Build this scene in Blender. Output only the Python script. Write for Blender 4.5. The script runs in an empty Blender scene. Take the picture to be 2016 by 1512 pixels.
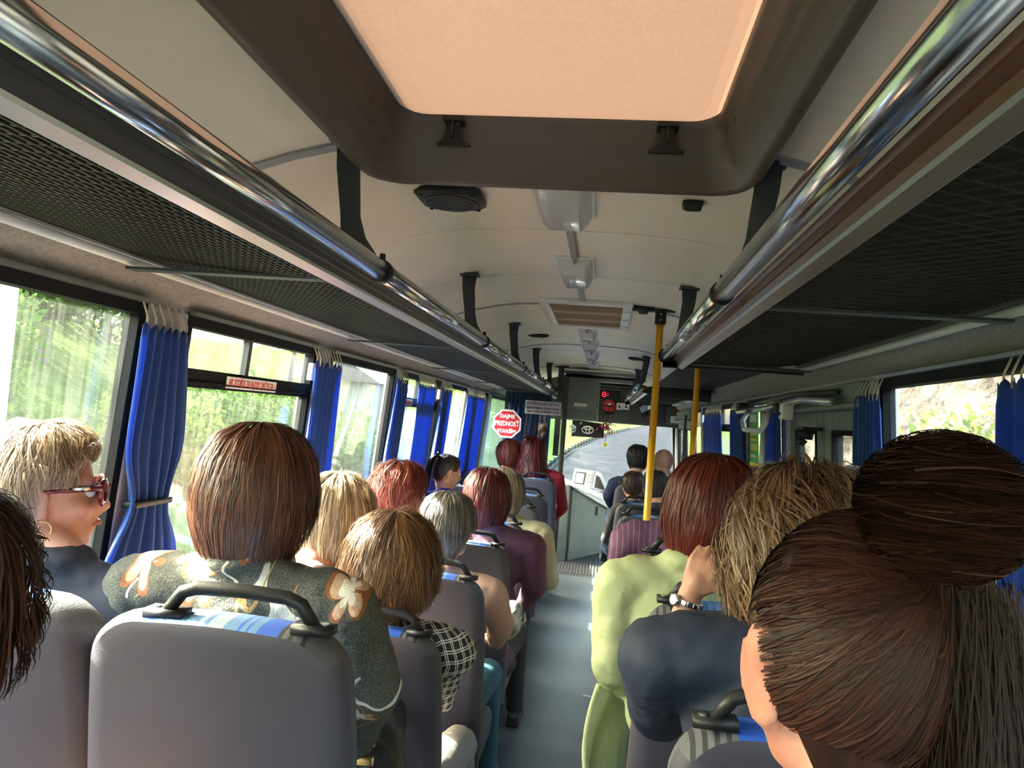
import bpy, bmesh, math, random
import numpy as np
from mathutils import Vector, Matrix, Euler
random.seed(7); rng = np.random.default_rng(7)
S = bpy.context.scene; COL = S.collection
PI = math.pi
# ------------------------------------------------ camera (aisle floor z=0, bus runs along +Y, eye at ZC)
ZC = 1.6; XC = -0.145; F = 1514.0
_r = math.radians(4.4)
_dy = Vector((182/F, -79/F, -1)).normalized()
_h = Vector((math.cos(_r), -math.sin(_r), 0))
_dz = _h.cross(_dy); _dz.normalize()
if _dz.y < 0: _dz = -_dz
_dx = _dy.cross(_dz); _dx.normalize()
W2C = Matrix((( _dx.x,_dy.x,_dz.x),( _dx.y,_dy.y,_dz.y),( _dx.z,_dy.z,_dz.z)))
C2W = W2C.transposed()
cam = bpy.data.cameras.new('camera'); camo = bpy.data.objects.new('camera', cam); COL.objects.link(camo)
cam.sensor_width = 36; cam.lens = F/2016*36; cam.clip_start = .02; cam.clip_end = 400
camo.matrix_world = Matrix.Translation((0,0,ZC)) @ C2W.to_4x4()
S.camera = camo
def at(px, py, Y):
    d = C2W @ Vector(((px-1008)/F, -(py-756)/F, -1)); d *= Y/d.y
    return Vector((d.x, Y, d.z+ZC))
# ------------------------------------------------ light
S.view_settings.view_transform = 'Standard'; S.view_settings.look = 'None'
S.view_settings.gamma = 1; S.view_settings.use_curve_mapping = False
S.view_settings.exposure = 2.52
w = bpy.data.worlds.new('sky'); S.world = w; w.use_nodes = True
nt = w.node_tree; bg = nt.nodes['Background']
sk = nt.nodes.new('ShaderNodeTexSky'); sk.sky_type = 'NISHITA'; sk.sun_disc = False
SUN = Vector((-.78, .15, .61)).normalized()
sk.sun_elevation = math.asin(SUN.z); sk.sun_rotation = math.atan2(SUN.x, SUN.y)
sk.air_density = 1.6; sk.dust_density = 6; sk.ozone_density = .6
nt.links.new(sk.outputs[0], bg.inputs[0]); bg.inputs[1].default_value = .85
sl = bpy.data.lights.new('sun', 'SUN'); sl.energy = 15.0; sl.angle = .01; sl.color = (1, .95, .86)
so = bpy.data.objects.new('sun', sl); COL.objects.link(so); so.rotation_euler = SUN.to_track_quat('Z', 'Y').to_euler()
try:
    S.cycles.use_denoising = True; S.cycles.sample_clamp_indirect = 6; S.cycles.max_bounces = 10
    S.cycles.transparent_max_bounces = 24; S.cycles.caustics_reflective = False; S.cycles.caustics_refractive = False
except Exception: pass
# ------------------------------------------------ materials
MATS = {}
def mat(name, col=(.5,.5,.5), rough=.5, metal=0, bump=None, var=None, spec=.5, transl=0, coat=0, emit=0, sheen=0):
    if name in MATS: return MATS[name]
    m = bpy.data.materials.new(name); m.use_nodes = True; t = m.node_tree; b = t.nodes['Principled BSDF']
    N = t.nodes.new; L = t.links.new
    b.inputs['Base Color'].default_value = (*col, 1); b.inputs['Roughness'].default_value = rough
    b.inputs['Metallic'].default_value = metal; b.inputs['Specular IOR Level'].default_value = spec
    b.inputs['Coat Weight'].default_value = coat; b.inputs['Sheen Weight'].default_value = sheen
    if emit: b.inputs['Emission Color'].default_value = (*col,1); b.inputs['Emission Strength'].default_value = emit
    tc = N('ShaderNodeTexCoord')
    if var:   # (scale, amount) colour variation or (scale, colour2)
        n = N('ShaderNodeTexNoise'); n.inputs['Scale'].default_value = var[0]; n.inputs['Detail'].default_value = 6
        L(tc.outputs['Object'], n.inputs[0])
        mx = N('ShaderNodeMix'); mx.data_type = 'RGBA'
        r = N('ShaderNodeValToRGB'); r.color_ramp.elements[0].position = .35; r.color_ramp.elements[1].position = .65
        L(n.outputs['Fac'], r.inputs[0]); L(r.outputs[0], mx.inputs[0])
        c2 = var[1] if not isinstance(var[1], (int,float)) else tuple(c*(1-var[1]) for c in col)
        mx.inputs[6].default_value = (*col,1); mx.inputs[7].default_value = (*c2,1)
        L(mx.outputs[2], b.inputs['Base Color'])
    if bump:
        n2 = N('ShaderNodeTexNoise'); n2.inputs['Scale'].default_value = bump[0]; n2.inputs['Detail'].default_value = 5
        L(tc.outputs['Object'], n2.inputs[0])
        bp = N('ShaderNodeBump'); bp.inputs['Strength'].default_value = bump[1]; bp.inputs['Distance'].default_value = bump[2] if len(bump)>2 else .003
        L(n2.outputs['Fac'], bp.inputs['Height']); L(bp.outputs[0], b.inputs['Normal'])
    if transl:
        tr = N('ShaderNodeBsdfTranslucent'); ms = N('ShaderNodeMixShader'); ms.inputs[0].default_value = transl
        src = b.inputs['Base Color'].links
        if src: L(src[0].from_socket, tr.inputs[0])
        else: tr.inputs[0].default_value = (*col,1)
        L(b.outputs[0], ms.inputs[1]); L(tr.outputs[0], ms.inputs[2]); L(ms.outputs[0], t.nodes['Material Output'].inputs[0])
    MATS[name] = m; return m
def nodes(m): return m.node_tree, m.node_tree.nodes.new, m.node_tree.links.new, m.node_tree.nodes['Principled BSDF']
def glass(name, tint=(.93,.97,.95), haze=.05, gloss=.9):
    m = bpy.data.materials.new(name); m.use_nodes = True; t = m.node_tree; N = t.nodes.new; L = t.links.new
    t.nodes.remove(t.nodes['Principled BSDF']); out = t.nodes['Material Output']
    tr = N('ShaderNodeBsdfTransparent'); tr.inputs[0].default_value = (*tint,1)
    gl = N('ShaderNodeBsdfGlossy'); gl.inputs['Roughness'].default_value = .02; gl.inputs[0].default_value = (gloss,)*3+(1,)
    lw = N('ShaderNodeLayerWeight'); pw = N('ShaderNodeMath'); pw.operation = 'POWER'; pw.inputs[1].default_value = 5; L(lw.outputs['Facing'], pw.inputs[0])
    fr = N('ShaderNodeMath'); fr.operation = 'MULTIPLY_ADD'; fr.inputs[1].default_value = .9; fr.inputs[2].default_value = .03; L(pw.outputs[0], fr.inputs[0])
    m1 = N('ShaderNodeMixShader'); L(fr.outputs[0], m1.inputs[0]); L(tr.outputs[0], m1.inputs[1]); L(gl.outputs[0], m1.inputs[2])
    tl = N('ShaderNodeBsdfTranslucent'); tl.inputs[0].default_value = (.9,.95,.92,1)
    tc = N('ShaderNodeTexCoord'); mp = N('ShaderNodeMapping'); mp.inputs['Scale'].default_value = (30,30,1.2)
    n = N('ShaderNodeTexNoise'); n.inputs['Scale'].default_value = 2.5; n.inputs['Detail'].default_value = 6
    L(tc.outputs['Object'], mp.inputs[0]); L(mp.outputs[0], n.inputs[0])
    mr = N('ShaderNodeMapRange'); mr.inputs[1].default_value = .35; mr.inputs[2].default_value = .8; mr.inputs[3].default_value = haze*.35; mr.inputs[4].default_value = haze*2.2
    L(n.outputs['Fac'], mr.inputs[0])
    m2 = N('ShaderNodeMixShader'); L(mr.outputs[0], m2.inputs[0]); L(m1.outputs[0], m2.inputs[1]); L(tl.outputs[0], m2.inputs[2])
    L(m2.outputs[0], out.inputs[0]); MATS[name] = m; return m
M = {}
M['ceil'] = mat('ceiling_laminate', (.86,.77,.665), .45, var=(2.5,(.80,.71,.60)), bump=(220,.12))
M['felt'] = mat('grey_felt', (.30,.285,.265), .95, var=(90,(.22,.21,.195)), bump=(160,.8))
M['darkfelt'] = mat('dark_rack_felt', (.024,.020,.018), .9, var=(40,.4), bump=(140,.5))
M['batten'] = mat('grey_batten', (.30,.30,.33), .5)
M['wall'] = mat('grey_side_panel', (.46,.46,.48), .6, var=(30,.15), bump=(150,.2))
M['green_grey'] = mat('green_grey_panel', (.20,.235,.205), .5, var=(6,.12), bump=(250,.2))
M['black'] = mat('black_plastic', (.011,.011,.012), .45, bump=(200,.15), spec=.35)
M['rubber'] = mat('black_rubber_frame', (.008,.008,.009), .7, spec=.15)
M['charcoal'] = mat('charcoal_frame_plastic', (.045,.042,.042), .5, bump=(160,.25))
M['hatchframe'] = mat('hatch_frame_plastic', (.105,.078,.062), .42, bump=(160,.25))
M['bracket'] = mat('blue_black_bracket', (.028,.034,.042), .5)
M['chrome'] = mat('chrome_tube', (.50,.52,.53), .17, 1.0)
M['alu'] = mat('satin_aluminium', (.5,.52,.53), .32, 1.0)
M['fascia'] = mat('rack_fascia', (.17,.075,.045), .3, .35)
M['palepipe'] = mat('pale_grey_pipe', (.62,.63,.64), .35)
M['wire'] = mat('rack_wire', (.016,.014,.013), .6, spec=.25)
M['wirelight'] = mat('rack_wire_light', (.13,.125,.115), .45, .3)
M['floor'] = mat('grey_vinyl_floor', (.082,.094,.103), .4, var=(3,(.057,.066,.073)), bump=(70,.25))
M['mat'] = mat('ribbed_rubber', (.03,.032,.034), .55)
M['yellow'] = mat('yellow_pole_paint', (.90,.44,.008), .3, coat=.4)
M['white'] = mat('white_plastic', (.75,.75,.76), .35)
M['diff'] = mat('lamp_diffuser', (.85,.84,.86), .12, transl=.5, coat=.6)
M['seatgrey'] = mat('seat_grey_vinyl', (.046,.042,.061), .6, var=(5,(.041,.037,.054)), bump=(350,.18))
M['seatframe'] = mat('seat_frame_steel', (.05,.05,.055), .4, .5)
M['curtain'] = mat('blue_curtain_fabric', (.010,.075,.34), .7, transl=.38, bump=(500,.15), sheen=.3)
M['tape'] = mat('curtain_hook_tape', (.55,.50,.40), .7)
M['red'] = mat('sign_red', (.62,.02,.035), .35)
M['signwhite'] = mat('sign_white', (.85,.84,.83), .4)
M['redtext'] = mat('faded_red_print', (.55,.09,.07), .5)
M['darktext'] = mat('dark_violet_print', (.16,.03,.07), .5)
M['led'] = mat('led_red', (1,.02,.03), .4, emit=1)
M['skin'] = mat('skin', (.62,.34,.235), .5, var=(14,(.56,.28,.19)), bump=(300,.12))
M['skinred'] = mat('flushed_skin', (.56,.27,.20), .5, var=(30,(.50,.20,.15)), bump=(300,.1))
M['eyewhite'] = mat('eye_white', (.75,.73,.7), .2)
M['iris'] = mat('dark_iris', (.05,.03,.02), .15)
M['lip'] = mat('lip_pink', (.5,.16,.14), .45)
M['gold'] = mat('gold_metal', (.85,.62,.28), .2, 1)
M['steel'] = mat('watch_steel', (.6,.62,.6), .22, 1)
M['leather'] = mat('black_leather', (.012,.012,.013), .35, bump=(90,.5))
M['glass_l'] = glass('window_glass_streaked', (.90,.95,.92), .0045)
M['glass_r'] = glass('window_glass_clear', (.92,.96,.93), .01)
M['glass_p'] = glass('partition_glass', (.72,.84,.84), .015, 1.0)
M['glass_f'] = glass('windscreen_glass', (.88,.93,.92), .0015)
# hatch panel: translucent peach sheet
def _hatch():
    m = mat('peach_translucent_hatch', (.115,.072,.046), .45, transl=.155, var=(160,(.102,.063,.041)))
    return m
M['hatch'] = _hatch()
def bits_colour(name, stops, axis='X', lo=-.21, hi=.21, rough=.85, bump=(400,.4), fac=1):
    m = mat(name, (.5,.5,.5), rough, bump=bump); t,N,L,b = nodes(m)
    tc = N('ShaderNodeTexCoord'); sp = N('ShaderNodeSeparateXYZ'); L(tc.outputs['Object'], sp.inputs[0])
    mr = N('ShaderNodeMapRange'); mr.inputs[1].default_value = lo; mr.inputs[2].default_value = hi
    L(sp.outputs[axis], mr.inputs[0]); r = N('ShaderNodeValToRGB'); cr = r.color_ramp; cr.interpolation = 'CONSTANT'
    while len(cr.elements) > 1: cr.elements.remove(cr.elements[0])
    cr.elements[0].position = stops[0][0]; cr.elements[0].color = (*stops[0][1],1)
    for p,c in stops[1:]:
        e = cr.elements.new(p); e.color = (*c,1)
    L(mr.outputs[0], r.inputs[0]); L(r.outputs[0], b.inputs['Base Color']); return m
_g=(.085,.088,.098); _k=(.02,.02,.025); _b=(.010,.07,.38); _lb=(.07,.16,.30); _w=(.22,.28,.34)
st=[(0,_g),(.07,_k),(.085,_g),(.105,_k),(.12,_g),(.14,_k),(.155,_g),(.175,_k),(.19,_g),(.21,_b),(.29,_lb),(.32,_b),(.33,_lb),(.36,_b),(.37,_lb),(.45,_w),(.47,_lb),(.49,_w),(.55,_lb),(.60,_b),(.61,_lb),(.63,_b),(.64,_lb),(.67,_b),(.75,_k),(.765,_g),(.785,_k),(.80,_g),(.83,_k),(.845,_g)]
M['stripe'] = bits_colour('striped_seat_fabric', st)
# ------------------------------------------------ object helpers
def tag(o, label=None, cat=None, group=None, kind=None):
    if label: o['label'] = label
    if cat: o['category'] = cat
    if group: o['group'] = group
    if kind: o['kind'] = kind
    return o
def empty(name, loc=(0,0,0), rz=0, parent=None):
    o = bpy.data.objects.new(name, None); COL.objects.link(o); o.location = loc; o.rotation_euler = (0,0,rz)
    o.empty_display_size = .05
    if parent: o.parent = parent
    return o
def thing(name, label, cat, loc=(0,0,0), rz=0, group=None): return tag(empty(name, loc, rz), label, cat, group)
def link(name, me, m, parent=None, smooth=False, loc=None, rot=None):
    o = bpy.data.objects.new(name, me); COL.objects.link(o)
    if m is not None:
        me.materials.clear(); me.materials.append(m if not isinstance(m, str) else M[m])
    if parent is not None: o.parent = parent
    if smooth: me.polygons.foreach_set('use_smooth', [True]*len(me.polygons)); me.update()
    if loc is not None: o.location = loc
    if rot is not None: o.rotation_euler = rot
    return o
class MB:
    """collects boxes, tubes and faces into one mesh"""
    def __init__(s): s.v = []; s.f = []
    def add(s, vs, fs):
        n = len(s.v); s.v += [tuple(v) for v in vs]; s.f += [tuple(i+n for i in f) for f in fs]; return s
    def hexa(s, p):
        return s.add(p, [(0,3,2,1),(4,5,6,7),(0,1,5,4),(1,2,6,5),(2,3,7,6),(3,0,4,7)])
    def box(s, a, b):
        x0,y0,z0 = a; x1,y1,z1 = b
        return s.hexa([(x0,y0,z0),(x1,y0,z0),(x1,y1,z0),(x0,y1,z0),(x0,y0,z1),(x1,y0,z1),(x1,y1,z1),(x0,y1,z1)])
    def obox(s, c, size, R=None):
        hx,hy,hz = size[0]/2, size[1]/2, size[2]/2; R = R or Matrix.Identity(3); c = Vector(c)
        return s.hexa([c + R@Vector((sx*hx,sy*hy,sz*hz)) for sz in (-1,1) for sx,sy in ((-1,-1),(1,-1),(1,1),(-1,1))])
    def tube(s, pts, r, n=10, caps=True, closed=False):
        pts = [Vector(p) for p in pts]; rs = r if isinstance(r,(list,tuple)) else [r]*len(pts)
        vs = []; up = None; m = len(pts)
        for i,p in enumerate(pts):
            a = pts[(i-1)%m] if (i>0 or closed) else p; b = pts[(i+1)%m] if (i<m-1 or closed) else p
            t = (b-a).normalized()
            if up is None:
                up = Vector((0,0,1)) if abs(t.z)<.9 else Vector((1,0,0))
            u = (up - t*up.dot(t)).normalized(); up = u; w_ = t.cross(u)
            for k in range(n):
                an = 2*PI*k/n; vs.append(p + (u*math.cos(an)+w_*math.sin(an))*rs[i])
        fs = []
        for i in range(m if closed else m-1):
            j = (i+1)%m
            for k in range(n): fs.append((i*n+k, i*n+(k+1)%n, j*n+(k+1)%n, j*n+k))
        if caps and not closed: fs += [tuple(range(n-1,-1,-1)), tuple((m-1)*n+k for k in range(n))]
        return s.add(vs, fs)
    def loft(s, rings, closed=True, caps=True):
        n = len(rings[0]); vs = [v for r in rings for v in r]; fs = []
        for i in range(len(rings)-1):
            for k in range(n if closed else n-1): fs.append((i*n+k, i*n+(k+1)%n, (i+1)*n+(k+1)%n, (i+1)*n+k))
        if caps and closed: fs += [tuple(range(n-1,-1,-1)), tuple((len(rings)-1)*n+k for k in range(n))]
        return s.add(vs, fs)
    def prism(s, poly, d):   # poly list of 3D pts, d offset vector
        n = len(poly); d = Vector(d); vs = [Vector(p) for p in poly]+[Vector(p)+d for p in poly]
        fs = [tuple(range(n-1,-1,-1)), tuple(range(n,2*n))]+[(k,(k+1)%n,(k+1)%n+n,k+n) for k in range(n)]
        return s.add(vs, fs)
    def mesh(s, name, bevel=0, seg=2):
        me = bpy.data.meshes.new(name); me.from_pydata(s.v, [], s.f); me.validate()
        bm = bmesh.new(); bm.from_mesh(me); bmesh.ops.recalc_face_normals(bm, faces=bm.faces)
        if bevel: bmesh.ops.bevel(bm, geom=[e for e in bm.edges if len(e.link_faces)==2 and e.calc_face_angle(0)>.6], offset=bevel, segments=seg, affect='EDGES', profile=.6)
        bm.to_mesh(me); bm.free(); return me
    def build(s, name, m, parent=None, smooth=False, bevel=0, loc=None, rot=None, seg=2):
        o = link(name, s.mesh(name, bevel, seg), m, parent, smooth or bevel>0, loc, rot)
        if bevel and not smooth: pass
        return o
def npmesh(name, V, Fc):
    me = bpy.data.meshes.new(name); V = np.asarray(V, dtype=np.float32); Fc = np.asarray(Fc, dtype=np.int32)
    k = Fc.shape[1]; me.vertices.add(len(V)); me.vertices.foreach_set('co', V.ravel())
    me.loops.add(Fc.size); me.loops.foreach_set('vertex_index', Fc.ravel())
    me.polygons.add(len(Fc)); me.polygons.foreach_set('loop_start', np.arange(0, Fc.size, k, dtype=np.int32))
    me.update(calc_edges=True); me.validate(); return me
def text_mesh(s, size, depth=.0008, align='CENTER', bold=0):
    cu = bpy.data.curves.new('writing', 'FONT'); cu.body = s; cu.size = size; cu.align_x = align; cu.align_y = 'CENTER'
    cu.extrude = depth; cu.offset = bold; cu.resolution_u = 3
    o = bpy.data.objects.new('t', cu); COL.objects.link(o); dg = bpy.context.evaluated_depsgraph_get()
    me = bpy.data.meshes.new_from_object(o.evaluated_get(dg)); bpy.data.objects.remove(o); bpy.data.curves.remove(cu); return me
def blob(name, prims, voxel=.01, smooth=6, disp=None):
    """union of ellipsoids ('e',c,r,rot) and tapered capsules ('c',p0,p1,r0,r1), remeshed to one skin"""
    bm = bmesh.new()
    for p in prims:
        if p[0] == 'e':
            Mx = Matrix.Translation(p[1]) @ (p[3].to_4x4() if len(p)>3 and p[3] is not None else Matrix.Identity(4)) @ Matrix.Diagonal((*p[2],1))
            bmesh.ops.create_uvsphere(bm, u_segments=20, v_segments=12, radius=1, matrix=Mx)
        else:
            a, b = Vector(p[1]), Vector(p[2]); d = b-a; L_ = d.length
            if L_ < 1e-5: continue
            q = d.to_track_quat('Z','Y').to_matrix().to_4x4(); k = 14; rings = []
            N_ = 5
            prof = [(-p[3]*math.cos(PI/2*i/N_), p[3]*math.sin(PI/2*i/N_)) for i in range(0,N_+1)] + [(L_+p[4]*math.sin(PI/2*i/N_), p[4]*math.cos(PI/2*i/N_)) for i in range(0,N_+1)]
            Mx = Matrix.Translation(a) @ q
            for z,r in prof: rings.append([bm.verts.new(Mx @ Vector((max(r,1e-4)*math.cos(2*PI*j/k), max(r,1e-4)*math.sin(2*PI*j/k), z))) for j in range(k)])
            for i in range(len(rings)-1):
                for j in range(k): bm.faces.new((rings[i][j], rings[i][(j+1)%k], rings[i+1][(j+1)%k], rings[i+1][j]))
            bm.faces.new(rings[0][::-1]); bm.faces.new(rings[-1])
    me = bpy.data.meshes.new('tmp'); bm.to_mesh(me); bm.free()
    o = bpy.data.objects.new('tmp', me); COL.objects.link(o)
    r = o.modifiers.new('r','REMESH'); r.mode = 'VOXEL'; r.voxel_size = voxel; r.use_smooth_shade = True
    if smooth:
        s_ = o.modifiers.new('s','SMOOTH'); s_.factor = .5; s_.iterations = smooth
    if disp:
        tx = bpy.data.textures.new('w','CLOUDS'); tx.noise_scale = disp[0]
        d_ = o.modifiers.new('d','DISPLACE'); d_.texture = tx; d_.strength = disp[1]; d_.mid_level = .5; d_.texture_coords = 'LOCAL'
    dg = bpy.context.evaluated_depsgraph_get(); out = bpy.data.meshes.new_from_object(o.evaluated_get(dg)); out.name = name
    bpy.data.objects.remove(o); bpy.data.meshes.remove(me)
    out.polygons.foreach_set('use_smooth', [True]*len(out.polygons)); return out
# ================================================= SETTING: bus shell
def half(z): return 1.055 + .07*(ZC+.235-z)          # half width of the cabin at height z
def wp(side, Y, z, off=0): return Vector((XC + side*(half(z)+off), Y, z))
def wbox(mb, side, Y0, Y1, z0, z1, o0, o1):
    p = [wp(side,Y0,z0,o0), wp(side,Y0,z0,o1), wp(side,Y1,z0,o1), wp(side,Y1,z0,o0),
         wp(side,Y0,z1,o0), wp(side,Y0,z1,o1), wp(side,Y1,z1,o1), wp(side,Y1,z1,o0)]
    return mb.hexa(p)
HEAD = ZC+.235; SILL = .93; Y0B = -1.2; Y1B = 10.25
CP = [(0,.60),(.2,.597),(.35,.588),(.45,.572),(.58,.54),(.70,.50),(.82,.45),(.91,.385),(.965,.32),(1.03,.262),(1.055,.235)]
def cz(h): # ceiling height over half offset
    xs=[c[0] for c in CP]; return ZC+float(np.interp(abs(h), xs, [c[1] for c in CP]))
fl = MB(); fl.box((XC-1.2, Y0B, -.06), (XC+1.2, 8.16, 0)); tag(fl.build('floor', 'floor'), kind='structure')
pod = MB(); pod.box((.13, Y0B, 0), (XC+1.13, 2.95, .17)); pod.box((XC-1.13, Y0B, 0), (-.40, 1.75, .19))
tag(pod.build('floor_step', 'floor', bevel=.008), 'raised grey vinyl platform carrying the rear seats', kind='structure')
# ceiling in panels between seams, with a hole for the hatch
HX0, HX1, HY0, HY1 = -.53, .235, .55, 1.66
seams = [Y0B, .1, 1.6, 2.4, 3.15, 3.92, 4.9, 5.95, 7.0, 8.0, 9.0, Y1B]
xs = sorted(set([-h for h,_ in CP]+[h for h,_ in CP]))
ceil_e = tag(empty('ceiling'), kind='structure')
for a,b in zip(seams[:-1], seams[1:]):
    mb = MB(); ya, yb = a+.003, b-.003
    segs = [(ya,yb,None)]
    if a < HY1 and b > HY0:
        segs = []
        if ya < HY0: segs.append((ya,HY0,None))
        segs.append((max(ya,HY0), min(yb,HY1), 'h'))
        if yb > HY1: segs.append((HY1,yb,None))
    for s0,s1,hh in segs:
        for i in range(len(xs)-1):
            xa, xb = XC+xs[i], XC+xs[i+1]
            if abs(xs[i]+xs[i+1])/2 > .68: continue
            if hh:
                if xa >= HX0-.01 and xb <= HX1+.01: continue
                if xa < HX0 < xb: xb = HX0
                if xa < HX1 < xb: xa = HX1
            za, zb = cz(xa-XC), cz(xb-XC)
            mb.hexa([(xa,s0,za),(xb,s0,zb),(xb,s1,zb),(xa,s1,za),(xa,s0,za+.02),(xb,s0,zb+.02),(xb,s1,zb+.02),(xa,s1,za+.02)])
    mb.build('ceiling_panel', 'ceil', ceil_e)
rf = MB(); 
for (x0,x1,y0,y1) in ((-1.2,HX0,Y0B,Y1B),(HX1,1.0,Y0B,Y1B),(HX0,HX1,Y0B,HY0),(HX0,HX1,HY1,Y1B)):
    rf.box((x0,y0,ZC+.66),(x1,y1,ZC+.68))
rf.build('roof_skin', 'charcoal', ceil_e)
for y,wd in ((1.6,.035),(3.92,.02),(5.95,.02),(8.0,.03)):
    mb = MB(); hs = [h for h in xs if abs(h)<=.71]
    rings=[]
    for h in hs:
        x=XC+h; z=cz(h)
        if y==1.6 and HX0-.03 < x < HX1+.03: 
            if rings: mb.loft(rings); rings=[]
            continue
        rings.append([(x,y-wd/2,z+.002),(x,y-wd/2,z-.006),(x,y+wd/2,z-.006),(x,y+wd/2,z+.002)])
    if len(rings)>1: mb.loft(rings)
    mb.build('batten', 'batten', ceil_e)
# cove felt above the racks (dark) and pale felt strip over the windows
for side,nm in ((-1,'left'),(1,'right')):
    mb = MB(); hs=[(.70,None),(.82,None),(.91,None),(.955,None)]
    rings=[[(XC+side*h,y,cz(h)-.001),(XC+side*h,y,cz(h)+.02)] for y in () for h,_ in hs]
    for i in range(len(hs)-1):
        ha,hb=hs[i][0],hs[i+1][0]; xa,xb=XC+side*ha,XC+side*hb; za,zb=cz(ha)-.001,cz(hb)-.001
        mb.hexa([(xa,Y0B,za),(xb,Y0B,zb),(xb,Y1B,zb),(xa,Y1B,za),(xa,Y0B,za+.02),(xb,Y0B,zb+.02),(xb,Y1B,zb+.02),(xa,Y1B,za+.02)])
    tag(mb.build('trim_1' if side<0 else 'trim_2', 'darkfelt'), 'dark brown felt cove behind the %s luggage rack'%nm, kind='structure')
    mb = MB(); pts=[(.955,.335),(.985,.30),(1.02,.27),(1.052,.237)]
    for (ha,za),(hb,zb) in zip(pts[:-1],pts[1:]):
        xa,xb=XC+side*ha,XC+side*hb; za+=ZC; zb+=ZC; d=side*.05
        mb.hexa([(xa,Y0B,za),(xb,Y0B,zb),(xb,Y1B,zb),(xa,Y1B,za),(xa+d,Y0B,za+.03),(xb+d,Y0B,zb+.03),(xb+d,Y1B,zb+.03),(xa+d,Y1B,za+.03)])
    tag(mb.build('trim_3' if side<0 else 'trim_4', 'felt'), 'speckled grey felt strip over the %s windows'%nm, kind='structure')
LW = [(-.9,.35,0),(.5,1.85,0),(2.05,3.04,1),(3.2,4.25,0),(4.40,5.46,1),(5.6,6.72,0),(6.86,7.74,0),(8.0,9.9,0)]
RW = [(-.9,.35,0),(.5,1.2,0),(1.35,2.70,0),(4.12,5.10,0),(5.33,7.35,1),(7.5,8.25,0)]
DOORR = (2.80, 4.0)
wallL = tag(empty('wall_left'), kind='structure'); wallR = tag(empty('wall_right'), kind='structure')
def side_wall(side, wins, parent, gaps=()):
    lo = MB(); op = sorted(gaps); y = Y0B
    for g0,g1 in op+[(Y1B,Y1B)]:
        if g0 > y: wbox(lo, side, y, g0, -.3, SILL, 0, .05)
        y = g1
    lo.build('lower_panel', 'wall', parent)
    hd = MB(); wbox(hd, side, Y0B, Y1B, HEAD-.012, HEAD+.05, 0, .05); hd.build('header_rail', 'wall', parent)
    edges = sorted([(a,b) for a,b,_ in wins]+list(gaps)); y = Y0B
    for a,b in edges+[(Y1B,Y1B)]:
        if a-y > .02:
            mb = MB(); wbox(mb, side, y+.001, a-.001, SILL, HEAD-.012, -.012, .05); mb.build('pillar', 'wall', parent, bevel=.008)
        y = b
side_wall(-1, LW, wallL); side_wall(1, RW, wallR, gaps=[DOORR,(8.35,10.1)])
n = 0
def window(side, a, b, split, g):
    global n; n += 1
    e = tag(empty('window_%d'%n, (0,0,0)), kind='structure')
    fr = .028; t = MB()
    wbox(t, side, a, b, HEAD-.012-.034, HEAD-.012, -.012, .03); t.build('frame_top', 'rubber', e)
    t = MB(); wbox(t, side, a, b, SILL, SILL+.04, -.012, .03); t.build('frame_bottom', 'rubber', e)
    for y0,y1 in ((a,a+fr),(b-fr,b)):
        t = MB(); wbox(t, side, y0, y1, SILL+.04, HEAD-.046, -.010, .03); t.build('frame_side', 'rubber', e)
    t = MB(); wbox(t, side, a, b, HEAD-.016, HEAD-.006, -.03, -.012); t.build('curtain_rail', 'alu', e)
    if split:
        z0,z1 = ZC+.015, ZC+.07
        t = MB(); wbox(t, side, a+fr, b-fr, z0, z1, -.008, .026)
        wbox(t, side, a+fr, b-fr, z0+.012, z0+.018, -.014, -.006); t.build('transom', 'rubber', e)
        m_ = (a+b)/2-.08; t = MB(); wbox(t, side, m_-.012, m_+.012, z1, HEAD-.046, -.004, .02); t.build('divider', 'charcoal', e)
        t = MB(); wbox(t, side, a+fr, b-fr, SILL+.04, z0, .010, .014); t.build('pane', g, e)
        for y0,y1 in ((a+fr,m_-.012),(m_+.012,b-fr)):
            t = MB(); wbox(t, side, y0, y1, z1, HEAD-.046, .010, .014); t.build('pane', g, e)
        t = MB(); wbox(t, side, b-.07, b-.015, ZC+.085, ZC+.155, -.03, -.008); t.build('latch', 'white', e, bevel=.004)
    else:
        t = MB(); wbox(t, side, a+fr, b-fr, SILL+.04, HEAD-.046, .010, .014); t.build('pane', g, e)
    return e
for a,b,s_ in LW: window(-1,a,b,s_,'glass_l')
for a,b,s_ in RW: window(1,a,b,s_,'glass_r')
for side,nm in ((-1,'left'),(1,'right')):
    t = MB(); wbox(t, side, Y0B, 2.7, .0, .12, -.02, 0); tag(t.build('baseboard_'+nm,'charcoal'), kind='structure')
# rear wall closes the cabin
t = MB(); t.box((XC-1.2,Y0B-.05,-.1),(XC+1.2,Y0B,.95)); t.box((XC-1.2,Y0B-.05,ZC+.25),(XC+1.2,Y0B,ZC+.66)); t.box((XC-1.2,Y0B-.05,.95),(XC-.98,Y0B,ZC+.25)); t.box((XC+.98,Y0B-.05,.95),(XC+1.2,Y0B,ZC+.25)); tag(t.build('wall_rear','wall'), kind='structure')
t = MB(); t.box((XC-.98,Y0B-.03,.95),(XC+.98,Y0B-.025,ZC+.25)); tag(t.build('window_16','glass_r'), kind='structure')
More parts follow.
